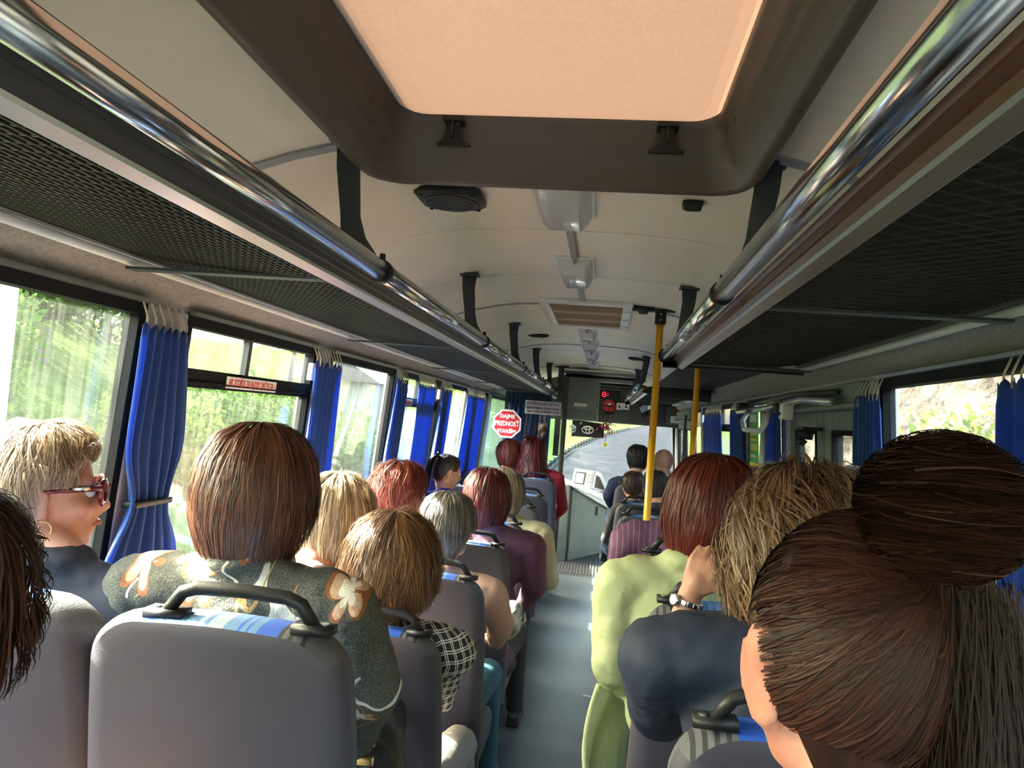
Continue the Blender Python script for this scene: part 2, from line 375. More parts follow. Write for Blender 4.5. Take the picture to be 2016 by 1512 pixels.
# ================================================= mid door on the right
def door(num, side, a, b, leaves, ztop, zbot, label):
    e = tag(empty('door_%d'%num), label, kind='structure')
    t = MB(); wbox(t, side, a, b, ztop, HEAD-.012, -.03, .05); wbox(t, side, a, b, ztop-.02, ztop, -.05, .03)
    t.build('door_header', 'green_grey', e, bevel=.006)
    w_ = (b-a)/leaves
    for i in range(leaves):
        y0, y1 = a+i*w_+.006, a+(i+1)*w_-.006
        t = MB(); f_ = .11
        wbox(t, side, y0, y0+f_, zbot, ztop-.02, .0, .035); wbox(t, side, y1-f_, y1, zbot, ztop-.02, .0, .035)
        wbox(t, side, y0+f_, y1-f_, zbot, zbot+.25, .0, .035); wbox(t, side, y0+f_, y1-f_, ztop-.10, ztop-.02, .0, .035)
        lf = t.build('door_leaf', 'green_grey', e, bevel=.006)
        t = MB()
        for (p,q,r_,s_) in ((y0+f_,y0+f_+.018,zbot+.25,ztop-.10),(y1-f_-.018,y1-f_,zbot+.25,ztop-.10),(y0+f_,y1-f_,ztop-.118,ztop-.10),(y0+f_,y1-f_,zbot+.25,zbot+.268)):
            wbox(t, side, p,q,r_,s_,-.004,.038)
        t.build('gasket','rubber',lf)
        t = MB(); wbox(t, side, y0+f_+.018, y1-f_-.018, zbot+.268, ztop-.118, .014, .018); t.build('pane','glass_r',lf)
    return e
door(1, 1, DOORR[0], DOORR[1], 2, ZC+.145, -.45, 'green grey double bus door between the right curtains')
door(2, 1, 8.35, 10.1, 2, ZC+.12, -.45, 'front passenger door beside the windscreen')
# ================================================= front end
ft = tag(empty('wall_front'), kind='structure')
YF = Y1B
t = MB(); t.box((XC-1.15,YF-.35,ZC+.02),(XC+1.1,YF,ZC+.62)); 
t.build('front_header','charcoal',ft,bevel=.02)
t = MB(); t.box((XC-1.12,YF-.02,-.2),(XC+1.12,YF+.05,.62)); t.build('front_lower_panel','charcoal',ft)
for sx in (-1,1):
    t = MB(); t.hexa([(XC+sx*1.10,YF-.05,.6),(XC+sx*1.17,YF-.05,.6),(XC+sx*1.17,YF+.06,.6),(XC+sx*1.10,YF+.06,.6),(XC+sx*1.02,YF-.05,ZC+.1),(XC+sx*1.10,YF-.05,ZC+.1),(XC+sx*1.10,YF+.06,ZC+.1),(XC+sx*1.02,YF+.06,ZC+.1)])
    t.build('corner_pillar','rubber',ft)
ws = tag(empty('window_15'),'wide windscreen showing the road ahead',kind='structure')
rings=[]
for i in range(13):
    u=-1+i/6; x=XC+1.08*u; y=YF+.10-.10*u*u*u*u
    rings.append([(x,y,.6),(x,y-.03,ZC+.08),(x,y-.024,ZC+.08),(x,y+.006,.6)])
t=MB(); t.loft(rings); t.build('pane','glass_f',ws,True)
t = MB(); t.box((XC-1.05,YF-.6,.42),(.5,YF-.03,.66)); tag(t.build('dashboard','charcoal',ft,bevel=.03))
# front bulkhead above the partition (grey-green cabinets) and dark ceiling gear
def px_box(name, m, x0,y0,x1,y1,Y,d,parent=None,bevel=.006):
    a=at(x0,y0,Y); b=at(x1,y1,Y); c=at(x1,y0,Y); e_=at(x0,y1,Y)
    # upright box spanned by the seen corners
    xa=min(a.x,e_.x); xb=max(b.x,c.x); zt=(a.z+c.z)/2; zb=(b.z+e_.z)/2
    t=MB(); t.box((xa,Y,zb),(xb,Y+d,zt)); return t.build(name,m,parent,bevel=bevel)
# ================================================= roof hatch
hx=(HX0+HX1)/2
def rrect(cx, cy, hx_, hy_, r, z, n=5):
    out=[]
    for (sx,sy,a0) in ((1,1,0),(-1,1,90),(-1,-1,180),(1,-1,270)):
        for i in range(n+1):
            a=math.radians(a0+90*i/n); out.append(Vector((cx+sx*(hx_-r)+r*math.cos(a), cy+sy*(hy_-r)+r*math.sin(a), z)))
    return out
cy=(HY0+HY1)/2; hw=(HX1-HX0)/2; hh=(HY1-HY0)/2
hat = thing('roof_hatch','closed peach translucent roof hatch in a dark plastic frame','hatch')
t=MB()
prof=[(-.010,.612),(.045,.600),(.052,.575),(.048,.535),(.030,.520),(.012,.528),(.002,.560),(-.012,.566),(-.014,.590),(-.026,.594),(-.028,.625),(-.042,.632),(-.046,.655)]
rings=[]
for o_,z_ in prof:
    r=rrect(hx,cy,hw+o_,hh+o_,.07+max(o_,-.02),0)
    for v in r:
        sag = -.012*abs((v.x-hx)/hw)**2 if z_<.60 else 0   # follows the roof's camber
        v.z=ZC+z_+sag
    rings.append(r)
t.loft(rings,caps=False); fr_=t.build('hatch_frame','hatchframe',hat,True)
t=MB(); pr=[]
for o_,z_ in ((-.04,.655),(-.055,.642),(-.075,.640)): pr.append([Vector((v.x,v.y,ZC+z_)) for v in rrect(hx,cy,hw+o_+.0,hh+o_,.05,0)])
t.loft(pr,caps=False); c=len(t.v); t.f.append(tuple(range(c-len(pr[2]),c)))
t.build('hatch_panel','hatch',hat)
for px,py in ((893,205),(1318,220)):
    p=at(px,py,HY1-.075); x=p.x
    L_=MB(); z0=ZC+.635; y0=HY1-.062
    L_.box((x-.022,y0-.012,z0-.012),(x+.022,y0+.03,z0))
    # necked T handle
    L_.loft([[ (x-w_,y0+yy-.004,z),(x+w_,y0+yy-.004,z),(x+w_,y0+yy+.006,z),(x-w_,y0+yy+.006,z)] for z,w_,yy in ((z0,.017,0),(z0-.02,.014,.004),(z0-.04,.016,.008),(z0-.05,.026,.012),(z0-.055,.038,.014),(z0-.060,.036,.015))])
    L_.box((x-.003,y0-.010,z0-.045),(x+.003,y0+.004,z0-.005))
    L_.build('latch_handle','black',hat,bevel=.002)
for px,py,Y in ((738,160,1.45),(1466,186,1.5)):
    x = hx+(-1 if px<1000 else 1)*(hw-.024); t=MB(); t.tube([(x-.004,Y,ZC+.606),(x+.004,Y,ZC+.606)],.005,8); t.build('screw_head','black',hat)
# ================================================= ceiling fittings
def lamp(Y, x, L_, w_, label, drop=.05):
    z=cz(x-XC)+ZC-ZC; e=thing('ceiling_lamp',label,'lamp',(x,Y,cz(x-XC)),group='ceiling lamps down the middle of the bus')
    b=MB(); b.box((-w_/2-.008,-L_/2-.01,-.012),(w_/2+.008,L_/2+.01,.001)); b.build('base_plate','white',e,bevel=.003)
    d=MB(); rr=[]
    for yy,s_ in ((-L_/2,.80),(-L_/2+.035,1),(L_/2-.035,1),(L_/2,.80)):
        h=drop if s_==1 else drop*.35
        rr.append([(-w_/2,yy,-.010),(-w_/2*.86,yy,-.012-h*.55),(-w_*.30,yy,-.012-h),(w_*.30,yy,-.012-h),(w_/2*.86,yy,-.012-h*.55),(w_/2,yy,-.010)])
    d.loft(rr); d.build('diffuser','diff',e,bevel=.003)
    c=MB(); c.box((-.006,-L_/2-.012,-.03),(.006,-L_/2+.004,-.004)); c.build('clip','batten',e)
    return e
LX=XC-.005
for Y,L_,w_,lb in ((2.01,.38,.15,'prism ceiling lamp touching the hatch frame, biggest of the lamp row'),(2.96,.36,.13,'prism ceiling lamp between the biggest lamp and the louvred vent'),
                (5.05,.26,.12,'small white ceiling lamp just beyond the louvred vent'),(5.75,.26,.12,'second small ceiling lamp beyond the louvred vent'),(6.6,.26,.12,'third small ceiling lamp beyond the louvred vent'),(7.6,.26,.12,'last small ceiling lamp before the front bulkhead')):
    lamp(Y,LX,L_,w_,lb)
dc=thing('cable_duct','grey cable duct linking the ceiling lamps','duct',(LX,2.2,cz(0)))
for y0,y1 in ((2.20,2.78),(3.14,3.75),(4.74,4.92),(5.18,5.62),(5.88,6.47),(6.73,7.47)):
    t=MB(); t.box((-.012,y0-2.2,-.012),(.012,y1-2.2,-.001)); t.build('duct_section','batten',dc)
sp=thing('ceiling_speaker','black round grille loudspeaker under the hatch frame','loudspeaker',(XC-.31,2.02,cz(.31)-.001))
t=MB(); o8=[(.09,.055),(.065,.085),(-.065,.085),(-.09,.055),(-.09,-.055),(-.065,-.085),(.065,-.085),(.09,-.055)]
t.loft([[(x,y,0) for x,y in o8],[(x,y,-.016) for x,y in o8],[(x*.9,y*.9,-.024) for x,y in o8]]); t.build('housing','black',sp,bevel=.003)
for k in range(9):
    yy=-.056+k*.014; hl=math.sqrt(max(.066**2-yy*yy,.0001)); t=MB(); t.box((-hl,yy-.004,-.0285),(hl,yy+.004,-.023)); t.build('grille_slat','charcoal',sp)
t=MB(); t.tube([(.07*math.cos(a),.07*math.sin(a),-.025) for a in np.linspace(0,2*PI,24,endpoint=False)],.005,6,closed=True); t.build('grille_ring','charcoal',sp,True)
for sx,sy in ((1,1),(-1,1),(1,-1),(-1,-1)):
    t=MB(); t.tube([(sx*.067,sy*.065,-.022),(sx*.067,sy*.065,-.027)],.005,8); t.build('screw','black',sp)
vt=thing('roof_vent','cream louvred air vent in a white frame on the ceiling','vent',(XC+.01,4.24,cz(.1)-.0))
t=MB()
for a,b in (((-.235,-.50,-.022),(.235,-.44,0)),((-.235,.44,-.022),(.235,.50,0)),((-.235,-.44,-.022),(-.185,.44,0)),((.185,-.44,-.022),(.235,.44,0))): t.box(a,b)
t.build('vent_frame','white',vt,bevel=.005)
M['ventcream']=mat('vent_cream',(.55,.44,.34),.5)
for k in range(22):
    yy=-.42+k*.04; t=MB(); t.hexa([(-.185,yy-.014,-.014),(.185,yy-.014,-.014),(.185,yy+.016,-.004),(-.185,yy+.016,-.004),(-.185,yy-.014,-.011),(.185,yy-.014,-.011),(.185,yy+.016,-.001),(-.185,yy+.016,-.001)]); t.build('louvre','ventcream',vt)
for yy in (-.15,.15):
    t=MB(); t.box((-.185,yy-.008,-.02),(.185,yy+.008,-.01)); t.build('vent_bar','ventcream',vt)
for k in range(3):
    t=MB(); t.box((.19,-.3+k*.3-.01,-.028),(.23,-.3+k*.3+.01,-.02)); t.build('vent_clip','white',vt)
for x,Y,wx,wy,lb,nm in ((.185,2.0,.055,.05,'small black ceiling button box by the right rack bracket','button_box'),(-.50,5.3,.15,.05,'flat dark oval ceiling vent left of the small lamps','air_nozzle'),
    (.24,6.6,.16,.06,'flat dark ceiling vent right of the small lamps','air_nozzle'),(-.5,8.2,.18,.06,'flat dark ceiling vent near the left front bulkhead','air_nozzle')):
    e=thing(nm,lb,'vent' if 'noz' in nm else 'button',(x,Y,cz(x-XC)))
    t=MB(); t.loft([[(wx/2*math.cos(a)*s_,wy/2*math.sin(a)*s_,z) for a in np.linspace(0,2*PI,16,endpoint=False)] for s_,z in ((1,.002),(1,-.012),(.8,-.02))]) if 'noz' in nm else t.hexa([(-.027,-.025,-.004),(.027,-.025,-.004),(.027,.025,-.0),(-.027,.025,-.0),(-.02,-.02,-.03),(.02,-.02,-.03),(.022,.02,-.018),(-.022,.02,-.018)])
    t.build('housing','black',e,bevel=.002)
    t=MB(); t.box((-wx*.3,-.006,-.024),(wx*.3,.006,-.018)); t.build('slot','charcoal',e)
# ================================================= luggage racks
RZ=ZC+.306; RH=.38
def rack(side, Y0, Y1, label, joints, brackets, name='luggage_rack', light=False, nmesh=True):
    e=thing(name,label,'luggage rack',(XC+side*RH,Y0,RZ))
    ox,oy,oz=XC+side*RH,Y0,RZ
    P=lambda h,y,z:(XC+side*h-ox, y-oy, z-oz)
    js=[Y0]+[j for j in joints if Y0<j<Y1]+[Y1]
    for a,b in zip(js[:-1],js[1:]):
        t=MB(); t.tube([P(RH,a+.006,RZ),P(RH,b-.006,RZ)],.023,28); t.build('handrail_tube','chrome',e,True)
    for j in js[1:-1]+[Y1]:
        t=MB(); t.tube([P(RH,j-.012,RZ),P(RH,j+.012,RZ)],.0265,24); t.build('tube_joint','black',e,True)
    # profiled fascia with two grooves
    t=MB(); pf=[(RH+.034,.302),(RH+.030,.298),(RH+.035,.290),(RH+.039,.290),(RH+.041,.279),(RH+.045,.278),(RH+.050,.266),(RH+.062,.266),(RH+.062,.302)]
    t.loft([[P(h,y,ZC+z) for h,z in pf] for y in (Y0,Y1)]); t.build('fascia','fascia' if side>0 else 'charcoal',e)
    t=MB(); t.loft([[P(h,y,ZC+z) for h,z in ((RH+.048,.266),(RH+.050,.260),(RH+.070,.252),(RH+.078,.258),(RH+.078,.268))] for y in (Y0,Y1)]); t.build('lower_rail','alu',e)
    # outer pipe and channel at the wall
    t=MB(); t.tube([P(.935,Y0,ZC+.284),P(.935,Y1,ZC+.284)],.011,12); t.build('wall_pipe','palepipe',e,True)
    t=MB(); t.loft([[P(h,y,ZC+z) for h,z in ((.905,.305),(.905,.292),(.925,.292),(.945,.300),(.955,.32),(.94,.322))] for y in (Y0,Y1)]); t.build('wall_channel','charcoal',e)
    # net floor of the rack: real wires
    A=(RH+.076,.262); B=(.908,.298); t=MB()
    def net(u,y):  # gently sagging floor
        h=A[0]+(B[0]-A[0])*u; z=A[1]+(B[1]-A[1])*u-.004*math.sin(PI*u); return P(h,y,ZC+z)
    def wire(p,q,r,mb):
        p,q=Vector(p),Vector(q); d=(q-p).normalized(); s_=d.cross(Vector((0,0,1))).normalized()*r; u_=Vector((0,0,r))
        mb.add([p-s_-u_,p+s_-u_,p+s_+u_,p-s_+u_,q-s_-u_,q+s_-u_,q+s_+u_,q-s_+u_],[(0,1,5,4),(1,2,6,5),(2,3,7,6),(3,0,4,7)])
    if light:
        y=Y0+.02; lt=MB()
        while y<Y1:
            for k in range(4): wire(net(k/4,y),net((k+1)/4,y),.0010 if y<5 else .0008,lt)
            y+=.030
        nl=30
        for i in range(nl):
            u=(i+.5)/nl; wire(net(u,Y0),net(u,Y1),.0020,t)
        o=lt.build('cross_wires','wirelight',e); o['kind']='stuff'
    else:
        # flattened diamond mesh
        pitch=.042; cross=(B[0]-A[0])/15
        wid=B[0]-A[0]; run=wid*.62
        y=Y0-run
        while y<Y1:
            for sgn in (0,1):
                for k in range(6):
                    u0,u1=k/6,(k+1)/6
                    ya=y+run*(u0 if sgn else 1-u0); yb=y+run*(u1 if sgn else 1-u1)
                    if min(ya,yb)>=Y0 and max(ya,yb)<=Y1: wire(net(u0,ya),net(u1,yb),.0011,t)
            y+=pitch
    o=t.build('net','wire',e); o['kind']='stuff'
    for b in brackets:
        c=MB(); c.box(P(RH+.07,b-.018,ZC+.262),P(.93,b+.018,ZC+.268)) if side>0 else c.box(P(.93,b-.018,ZC+.262),P(RH+.07,b+.018,ZC+.268))
        c.build('cross_bar','bracket',e)
    for b in brackets:
        # hanger strap: T top on the ceiling, tapering strap, flared foot clasping the tube
        h0=RH+.065; zt=cz(h0); t=MB()
        t.box((min(P(h0-.04,0,0)[0],P(h0+.04,0,0)[0]),b-oy-.03,zt-oz-.010),(max(P(h0-.04,0,0)[0],P(h0+.04,0,0)[0]),b-oy+.03,zt-oz))
        rr=[]
        for z,ho,yo,hi,yi in ((zt-.008,h0+.030,0,h0-.030,0),(zt-.06,h0+.026,0,h0-.026,0),(RZ+.10,h0+.008,0,h0-.036,0),(RZ+.06,h0+.004,0,h0-.045,.018),(RZ+.024,RH+.030,-.01,RH+.004,.085),(RZ-.0,RH+.026,-.01,RH+.022,.095)):
            xo,xi=P(ho,0,0)[0],P(hi,0,0)[0]; yb=b-oy; rr.append([(xo,yb+yo-.004,z-oz),(xi,yb+yi-.004,z-oz),(xi,yb+yi+.004,z-oz),(xo,yb+yo+.004,z-oz)])
        t.loft(rr); t.build('hanger_bracket','bracket',e,bevel=.002)
        t=MB(); t.tube([P(RH,b+.09,RZ+.022),P(RH,b+.09,RZ+.040)],.007,8); t.build('bracket_bolt','black',e)
    t=MB(); x0,x1=sorted((P(RH-.01,0,0)[0],P(.94,0,0)[0]))
    t.box((x0,Y1-oy-.004,-.045),(x1,Y1-oy+.010,-.022)); t.tube([P(RH,Y1-.004,RZ),P(RH,Y1+.012,RZ)],.032,20); t.box((x0,Y1-oy-.004,-.05),(x0+.09,Y1-oy+.01,.01))
    t.build('end_bar','black',e)
    return e
rack(-1,.25,9.1,'long luggage rack with chrome rail running above the left windows',[1.68,3.17,4.74,6.3,7.8],[1.59,3.08,4.65,6.2,7.7],light=True)
rack(1,.25,3.27,'shorter luggage rack with brown fascia above the right windows',[1.72],[1.63,3.12])
rack(1,5.95,9.3,'far luggage rack past the yellow poles, dark end panel',[7.4],[6.3,7.8])
t=MB(); t.prism([(XC+.40,5.94,ZC+.27),(XC+.47,5.94,ZC+.315),(XC+.93,5.94,ZC+.315),(XC+.93,5.94,ZC+.22),(XC+.52,5.94,ZC+.235)],(0,.02,0))
tag(t.build('rack_end_panel','black',bevel=.006),'black end panel closing the far right luggage rack','panel')
# ================================================= poles
def pole(x,Y,z0,z1,lb,grp='yellow grab poles'):
    e=thing('grab_pole',lb,'pole',(x,Y,z0),group=grp)
    t=MB(); t.tube([(0,0,0),(0,0,z1-z0-.04)],.0175,20); t.build('tube','yellow',e,True)
    t=MB(); t.box((-.026,-.024,z1-z0-.075),(.026,.024,z1-z0-.002)); t.box((-.035,-.018,z1-z0-.012),(.07,.03,z1-z0-.0)); t.build('ceiling_clamp','black',e,bevel=.006)
    for s_ in (-1,1):
        q=MB(); q.tube([(0,-.023,z1-z0-.04+s_*.014),(0,-.027,z1-z0-.04+s_*.014)],.004,8); q.build('screw','steel',e)
    t=MB(); t.tube([(0,0,0),(0,0,.015)],.035,16); t.build('floor_flange','black',e)
pole(.235,3.80,0,cz(.4),'yellow grab pole standing behind the purple pinstripe jacket, nearer of two')
pole(at(1368,820,4.62).x,4.62,0,cz(.69),'yellow grab pole by the right wall, farther of two')
e=thing('detector_box','flat black ceiling box beside the top of the nearer yellow pole','box',(.15,3.82,cz(.30)))
t=MB(); t.box((-.055,-.03,-.022),(.055,.03,0)); t.build('housing','black',e,bevel=.01)
t=MB(); t.tube([(.0,0,-.02),(0,0,-.036)],[.028,.02],16); t.build('lens','charcoal',e)
# ================================================= seats
def seat_mesh(H=.70, W=.215, T=.048, r=.085):
    """rounded back, rings front to back; returns shell, strip, pad meshes. origin at back base centre; +Y forward"""
    def outline(s, nb=9):
        pts=[]; top=H-.0
        w=W*s; tt=top*(.5+.5*s) if False else top-(1-s)*.10
        pts.append((-w,.0)); pts.append((-w*1.02,.18)); pts.append((-w*1.0,.38)); pts.append((-w*.975,tt-r*1.9))
        for i in range(nb+1):
            a=PI-(PI/2)*i/nb; pts.append((-w*.95+r+r*math.cos(a), tt-r+r*math.sin(a)))
        for i in range(1,5): pts.append(((-w*.95+r)*(1-i/2.5), tt+.004*math.sin(PI*i/5)))
        for i in range(nb+1):
            a=PI/2-(PI/2)*i/nb; pts.append((w*.95-r+r*math.cos(a), tt-r+r*math.sin(a)))
        pts.append((w*.975,tt-r*1.9)); pts.append((w*1.0,.38)); pts.append((w*1.02,.18)); pts.append((w,.0))
        return pts
    spec=[(.80,-T*.80,0),(.93,-T*.66,0),(.985,-T*.30,0),(1.0,T*.05,0),(1.0,T*.5,1),(.975,T*.95,1),(.90,T*1.25,1),(.78,T*1.3,1)]
    rings=[]
    for s,y,k in spec:
        rings.append([Vector((x, y + .035*(z/H)**2*0 - .10*(z/H)**1.5 + (.006 if k==0 and z>.5*H else 0), z)) for x,z in outline(s)])
    return rings
def seat_split(rings):
    n=len(rings[0]); H=max(v.z for r in rings for v in r)
    out={'back_shell':MB(),'headrest_strip':MB(),'back_pad':MB()}
    def addf(key, vs): out[key].add(vs,[tuple(range(len(vs)))])
    for i in range(len(rings)-1):
        for k in range(n-1):
            q=[rings[i][k],rings[i][k+1],rings[i+1][k+1],rings[i+1][k]]
            zc=sum(v.z for v in q)/4; xc=sum(v.x for v in q)/4
            key='back_shell' if i<3 else 'back_pad'
            if zc>H-.052 and i>=1: key='headrest_strip'
            addf(key,q)
    # caps: rows across
    for ring,key,flip in ((rings[0],'back_shell',0),(rings[-1],'back_pad',1)):
        h=n//2
        for k in range(h):
            q=[ring[k],ring[k+1],ring[n-2-k],ring[n-1-k]]
            if k==h-1 and n%2==0: q=q[:]
            if len({tuple(v) for v in q})<3: continue
            qq=[]; [qq.append(v) for v in q if tuple(v) not in {tuple(u) for u in qq}]
            zc=sum(v.z for v in qq)/len(qq)
            kk = key
            addf(kk, qq)
    res={}
    for k,mb in out.items():
        me=mb.mesh(k); bm=bmesh.new(); bm.from_mesh(me); bmesh.ops.remove_doubles(bm,verts=bm.verts,dist=.0005); bmesh.ops.recalc_face_normals(bm,faces=bm.faces)
        bm.to_mesh(me); bm.free(); res[k]=me
    return res
_sm=seat_split(seat_mesh())
def _sub(me, lv=1):
    o=bpy.data.objects.new('tmp',me); COL.objects.link(o); s_=o.modifiers.new('s','SUBSURF'); s_.levels=lv
    dg=bpy.context.evaluated_depsgraph_get(); r=bpy.data.meshes.new_from_object(o.evaluated_get(dg)); bpy.data.objects.remove(o)
    r.polygons.foreach_set('use_smooth',[True]*len(r.polygons)); return r
def _handle(sgn):
    t=MB(); z=.70; x0=-.115; x1=.115; yb=-.098
    pts=[(x0,yb,z+.006),(x0+.022,yb,z+.036),(x0+.045,yb,z+.044),(0,yb-.001,z+.047),(x1-.045,yb,z+.044),(x1-.022,yb,z+.036),(x1,yb,z+.006)]
    t.tube(pts,[.010,.0105,.011,.011,.011,.0105,.010],10)
    for x in (x0,x1):
        t.box((x-.030,yb-.017,z-.003),(x+.030,yb+.017,z+.010))
    return t.mesh('handle',0)
_hm=_handle(1)
_cus=MB(); _cus.loft([[Vector((v.x*s,v.y,z)) for v in rrect(0,.22,.205*k,.23*k,.05,0)] for z,k,s in ((.0,.9,1),(.01,.98,1),(.07,1,1),(.10,.96,1),(.115,.85,1))])
_cm=_cus.mesh('cushion')
_fr=MB(); _fr.box((-.19,.0,-.05),(.19,.40,.0)); _frm=_fr.mesh('seat_pan',.008)
SEATS=[]
def seat(x, Y, ztop, zfloor, label, aisle=1, group='grey bus seats'):
    """x,Y of the back's top edge centre"""
    base=ztop-.70
    e=thing('bus_seat',label,'seat',(x,Y+.10,base),group=None)
    link('back_shell',_sm['back_shell'],'seatgrey',e,True); link('headrest_strip',_sm['headrest_strip'],'stripe',e,True); link('back_pad',_sm['back_pad'],'stripe',e,True)
    if aisle:
        link('handle',_hm,'black',e,True,loc=(aisle*.035,0,-.0))
        for s_ in (-1,1):
            q=MB(); q.tube([(aisle*.035+s_*.115+.016*s_,-.098,.709),(aisle*.035+s_*.115+.016*s_,-.098,.7125)],.006,8); q.build('handle_bolt','steel',e)
    link('cushion',_cm,'stripe',e,True,loc=(0,.02,-.02)); link('seat_pan',_frm,'seatframe',e,True)
    h=base-.04-zfloor
    t=MB(); t.tube([(0,.10,-.04),(0,.12,-.04-h+.01)],.025,10); t.build('pedestal','seatframe',e,True)
    t=MB(); t.box((-.03,-.04,-.04-h),(.03,.38,-.04-h+.018)); t.tube([(0,.36,-.04-h+.01),(0,.30,-.05)],.014,8); t.build('foot','seatframe',e)
    SEATS.append(e); return e
# left pairs: (Y, drop below eye, floor)
ZL1=ZC-.335
seat(-.55,1.10,ZL1,.19,'grey bus seat with the woman in the floral tweed jacket, nearest on the left aisle')
seat(-.965,1.12,ZL1-.0,.19,'grey window seat behind the sunglasses woman, nearest left window seat',aisle=0)
LROW=[(1.90,'second left aisle seat, holding the plaid jacket woman','of the pale blonde woman in pink'),(2.60,'left aisle seat of the grey haired person in peach top','of the copper haired passenger by the window'),
 (3.32,'left aisle seat of the woman in purple coat','empty, ahead of the copper haired passenger'),(4.02,'left aisle seat of the passenger in cream jacket','behind the ponytail girl, pale and empty'),
 (4.85,'empty grey aisle seat next ahead of the cream jacket passenger','of the girl with a ponytail'),(5.60,'grey aisle seat directly behind the long red hair woman, empty','empty, ahead of the ponytail girl'),
 (6.5,'left aisle seat of the woman with long dark red hair','of the short haired passenger beside the long red hair woman')]
for Y,la,lw in LROW:
    z=ZC-(.555 if Y<6.4 else .50)
    seat(-.568,Y,z,0,'grey bus seat, '+la)
    seat(-1.0,Y+.02,z+(.02 if Y>5.5 else 0),0,'grey window seat '+lw,aisle=0)
RROW=[(1.08,.39,.17,'nearest right aisle seat, grey, holding the curly haired woman in navy'),(1.78,.385,.17,'right aisle seat holding the red haired woman in lime jacket'),(2.46,.385,.17,'right aisle seat holding the purple pinstripe passenger'),
      (4.88,.55,0,'first right aisle seat beyond the yellow pole'),(5.6,.55,0,'second right aisle seat beyond the yellow pole, with a dark haired child'),(6.35,.47,0,'right aisle seat of the man in navy near the front')]
for Y,d,fz,lb in RROW: seat(.325,Y,ZC-d,fz,lb,aisle=-1)
for Y,d,fz,lb in ((1.10,.39,.17,'right window seat beside the curly haired woman'),(1.80,.385,.17,'right window seat of the white haired passenger'),(4.9,.55,0,'first right window seat beyond the poles'),(5.62,.55,0,'second right window seat beyond the poles'),(6.37,.47,0,'right window seat of the bald man')):
    seat(.745,Y,ZC-d,fz,lb,aisle=0)
# ================================================= curtains
def curtain(side, Y0, Y1, label, ztop=None, zbot=None, tie=None, gather=.0, seed=0, folds=6, loc_off=-.045, group='blue window curtains', YB=None):
    ztop = ztop if ztop else HEAD-.075; zbot = zbot if zbot else 1.0
    r=random.Random(seed); nu, nv = folds*8+1, 30; 
    YB = YB or (Y0,Y1)
    e=thing('window_curtain',label,'curtain',tuple(wp(side,(Y0+Y1)/2,ztop,loc_off)),group=group); o=e.location.copy()
    ph=[r.uniform(-.5,.5) for _ in range(folds+1)]; am=[r.uniform(.6,1.3) for _ in range(folds+1)]
    vs=[]
    for j in range(nv+1):
        v=j/nv; z=ztop+(zbot-ztop)*v; a0=Y0+(YB[0]-Y0)*v; a1=Y1+(YB[1]-Y1)*v; c_=(a0+a1)/2; sc=1
        if tie is not None:
            d=abs(z-tie); k=math.exp(-(d/.10)**2); sc=1-.45*k; 
        for i in range(nu):
            u=i/(nu-1); fi=u*folds; k=int(min(fi,folds-1)); amp=am[k]*(1-(fi-k))+am[k+1]*(fi-k)
            dep=.017*amp*math.sin(2*PI*fi+ph[k]*.3+.5*math.sin(3*v+k))*(.55+.5*v)
            if j<2: dep*=.6
            y=c_+(a0+(a1-a0)*u-c_)*sc + .006*math.sin(5*v+fi)
            zz=z+(.008*math.sin(u*folds*4*PI) if j==0 else 0)
            p=wp(side,y,zz,loc_off)-o; p.x+=dep; vs.append(p)
    fs=[(j*nu+i,j*nu+i+1,(j+1)*nu+i+1,(j+1)*nu+i) for j in range(nv) for i in range(nu-1)]
    t=MB(); t.add(vs,fs); ob=t.build('cloth','curtain',e,True)
    so_=ob.modifiers.new('s','SOLIDIFY'); so_.thickness=.002
    if tie is not None:
        yy=YB[0]*.5+YB[1]*.5 if abs(YB[0]-Y0)>.001 else (Y0+Y1)/2
        vv=(tie-ztop)/(zbot-ztop); a0=Y0+(YB[0]-Y0)*vv; a1=Y1+(YB[1]-Y1)*vv; c_=(a0+a1)/2; hw_=(a1-a0)/2*.6
        t=MB(); p0=wp(side,c_-hw_,tie,loc_off)-o; p1=wp(side,c_+hw_,tie,loc_off)-o
        t.box((p0.x-.020,p0.y+.01,p0.z-.009),(p1.x+.022,p1.y-.01,p1.z+.009)); t.build('tie_band','black',e,bevel=.006)
    nh=max(3,int((Y1-Y0)/.035))
    for i in range(nh):
        y=Y0+(Y1-Y0)*(i+.5)/nh; p=wp(side,y,ztop,loc_off)-o; q=wp(side,y,HEAD-.01,-.022)-o; t=MB(); t.tube([p+Vector((0,0,-.015)),p+Vector((0,0,.02)),q],.0028,5); t.build('hook','tape',e)
    return e
curtain(-1,1.79,2.01,'blue curtain tied with a black band behind the floral jacket woman',tie=1.30,zbot=1.0,YB=(1.77,2.15),seed=1,folds=6)
curtain(-1,2.95,3.27,'blue curtain above the pale blonde woman',zbot=1.0,YB=(2.98,3.33),seed=2)
curtain(-1,4.19,4.43,'blue curtain above the copper haired window passenger, pulled in below',zbot=1.0,tie=1.18,YB=(4.12,4.38),seed=3,folds=5)
curtain(-1,4.70,5.18,'blue curtain over the middle of the farther split window',seed=4,folds=7,YB=(4.70,5.12))
curtain(-1,5.42,5.76,'blue curtain hanging beside the red emergency hammer',seed=5,folds=6,YB=(5.35,5.7))
curtain(-1,6.42,7.4,'wide bright blue curtain left of the octagonal sign',seed=6,folds=11,YB=(6.3,7.3))
curtain(1,1.44,1.84,'blue curtain at the right edge beside the dark hair bun',tie=None,YB=(1.40,1.86),zbot=1.0,seed=7,group='right side curtains')
curtain(1,2.60,2.83,'blue curtain between the white haired passenger and the door',YB=(2.56,2.86),seed=8,group='right side curtains')
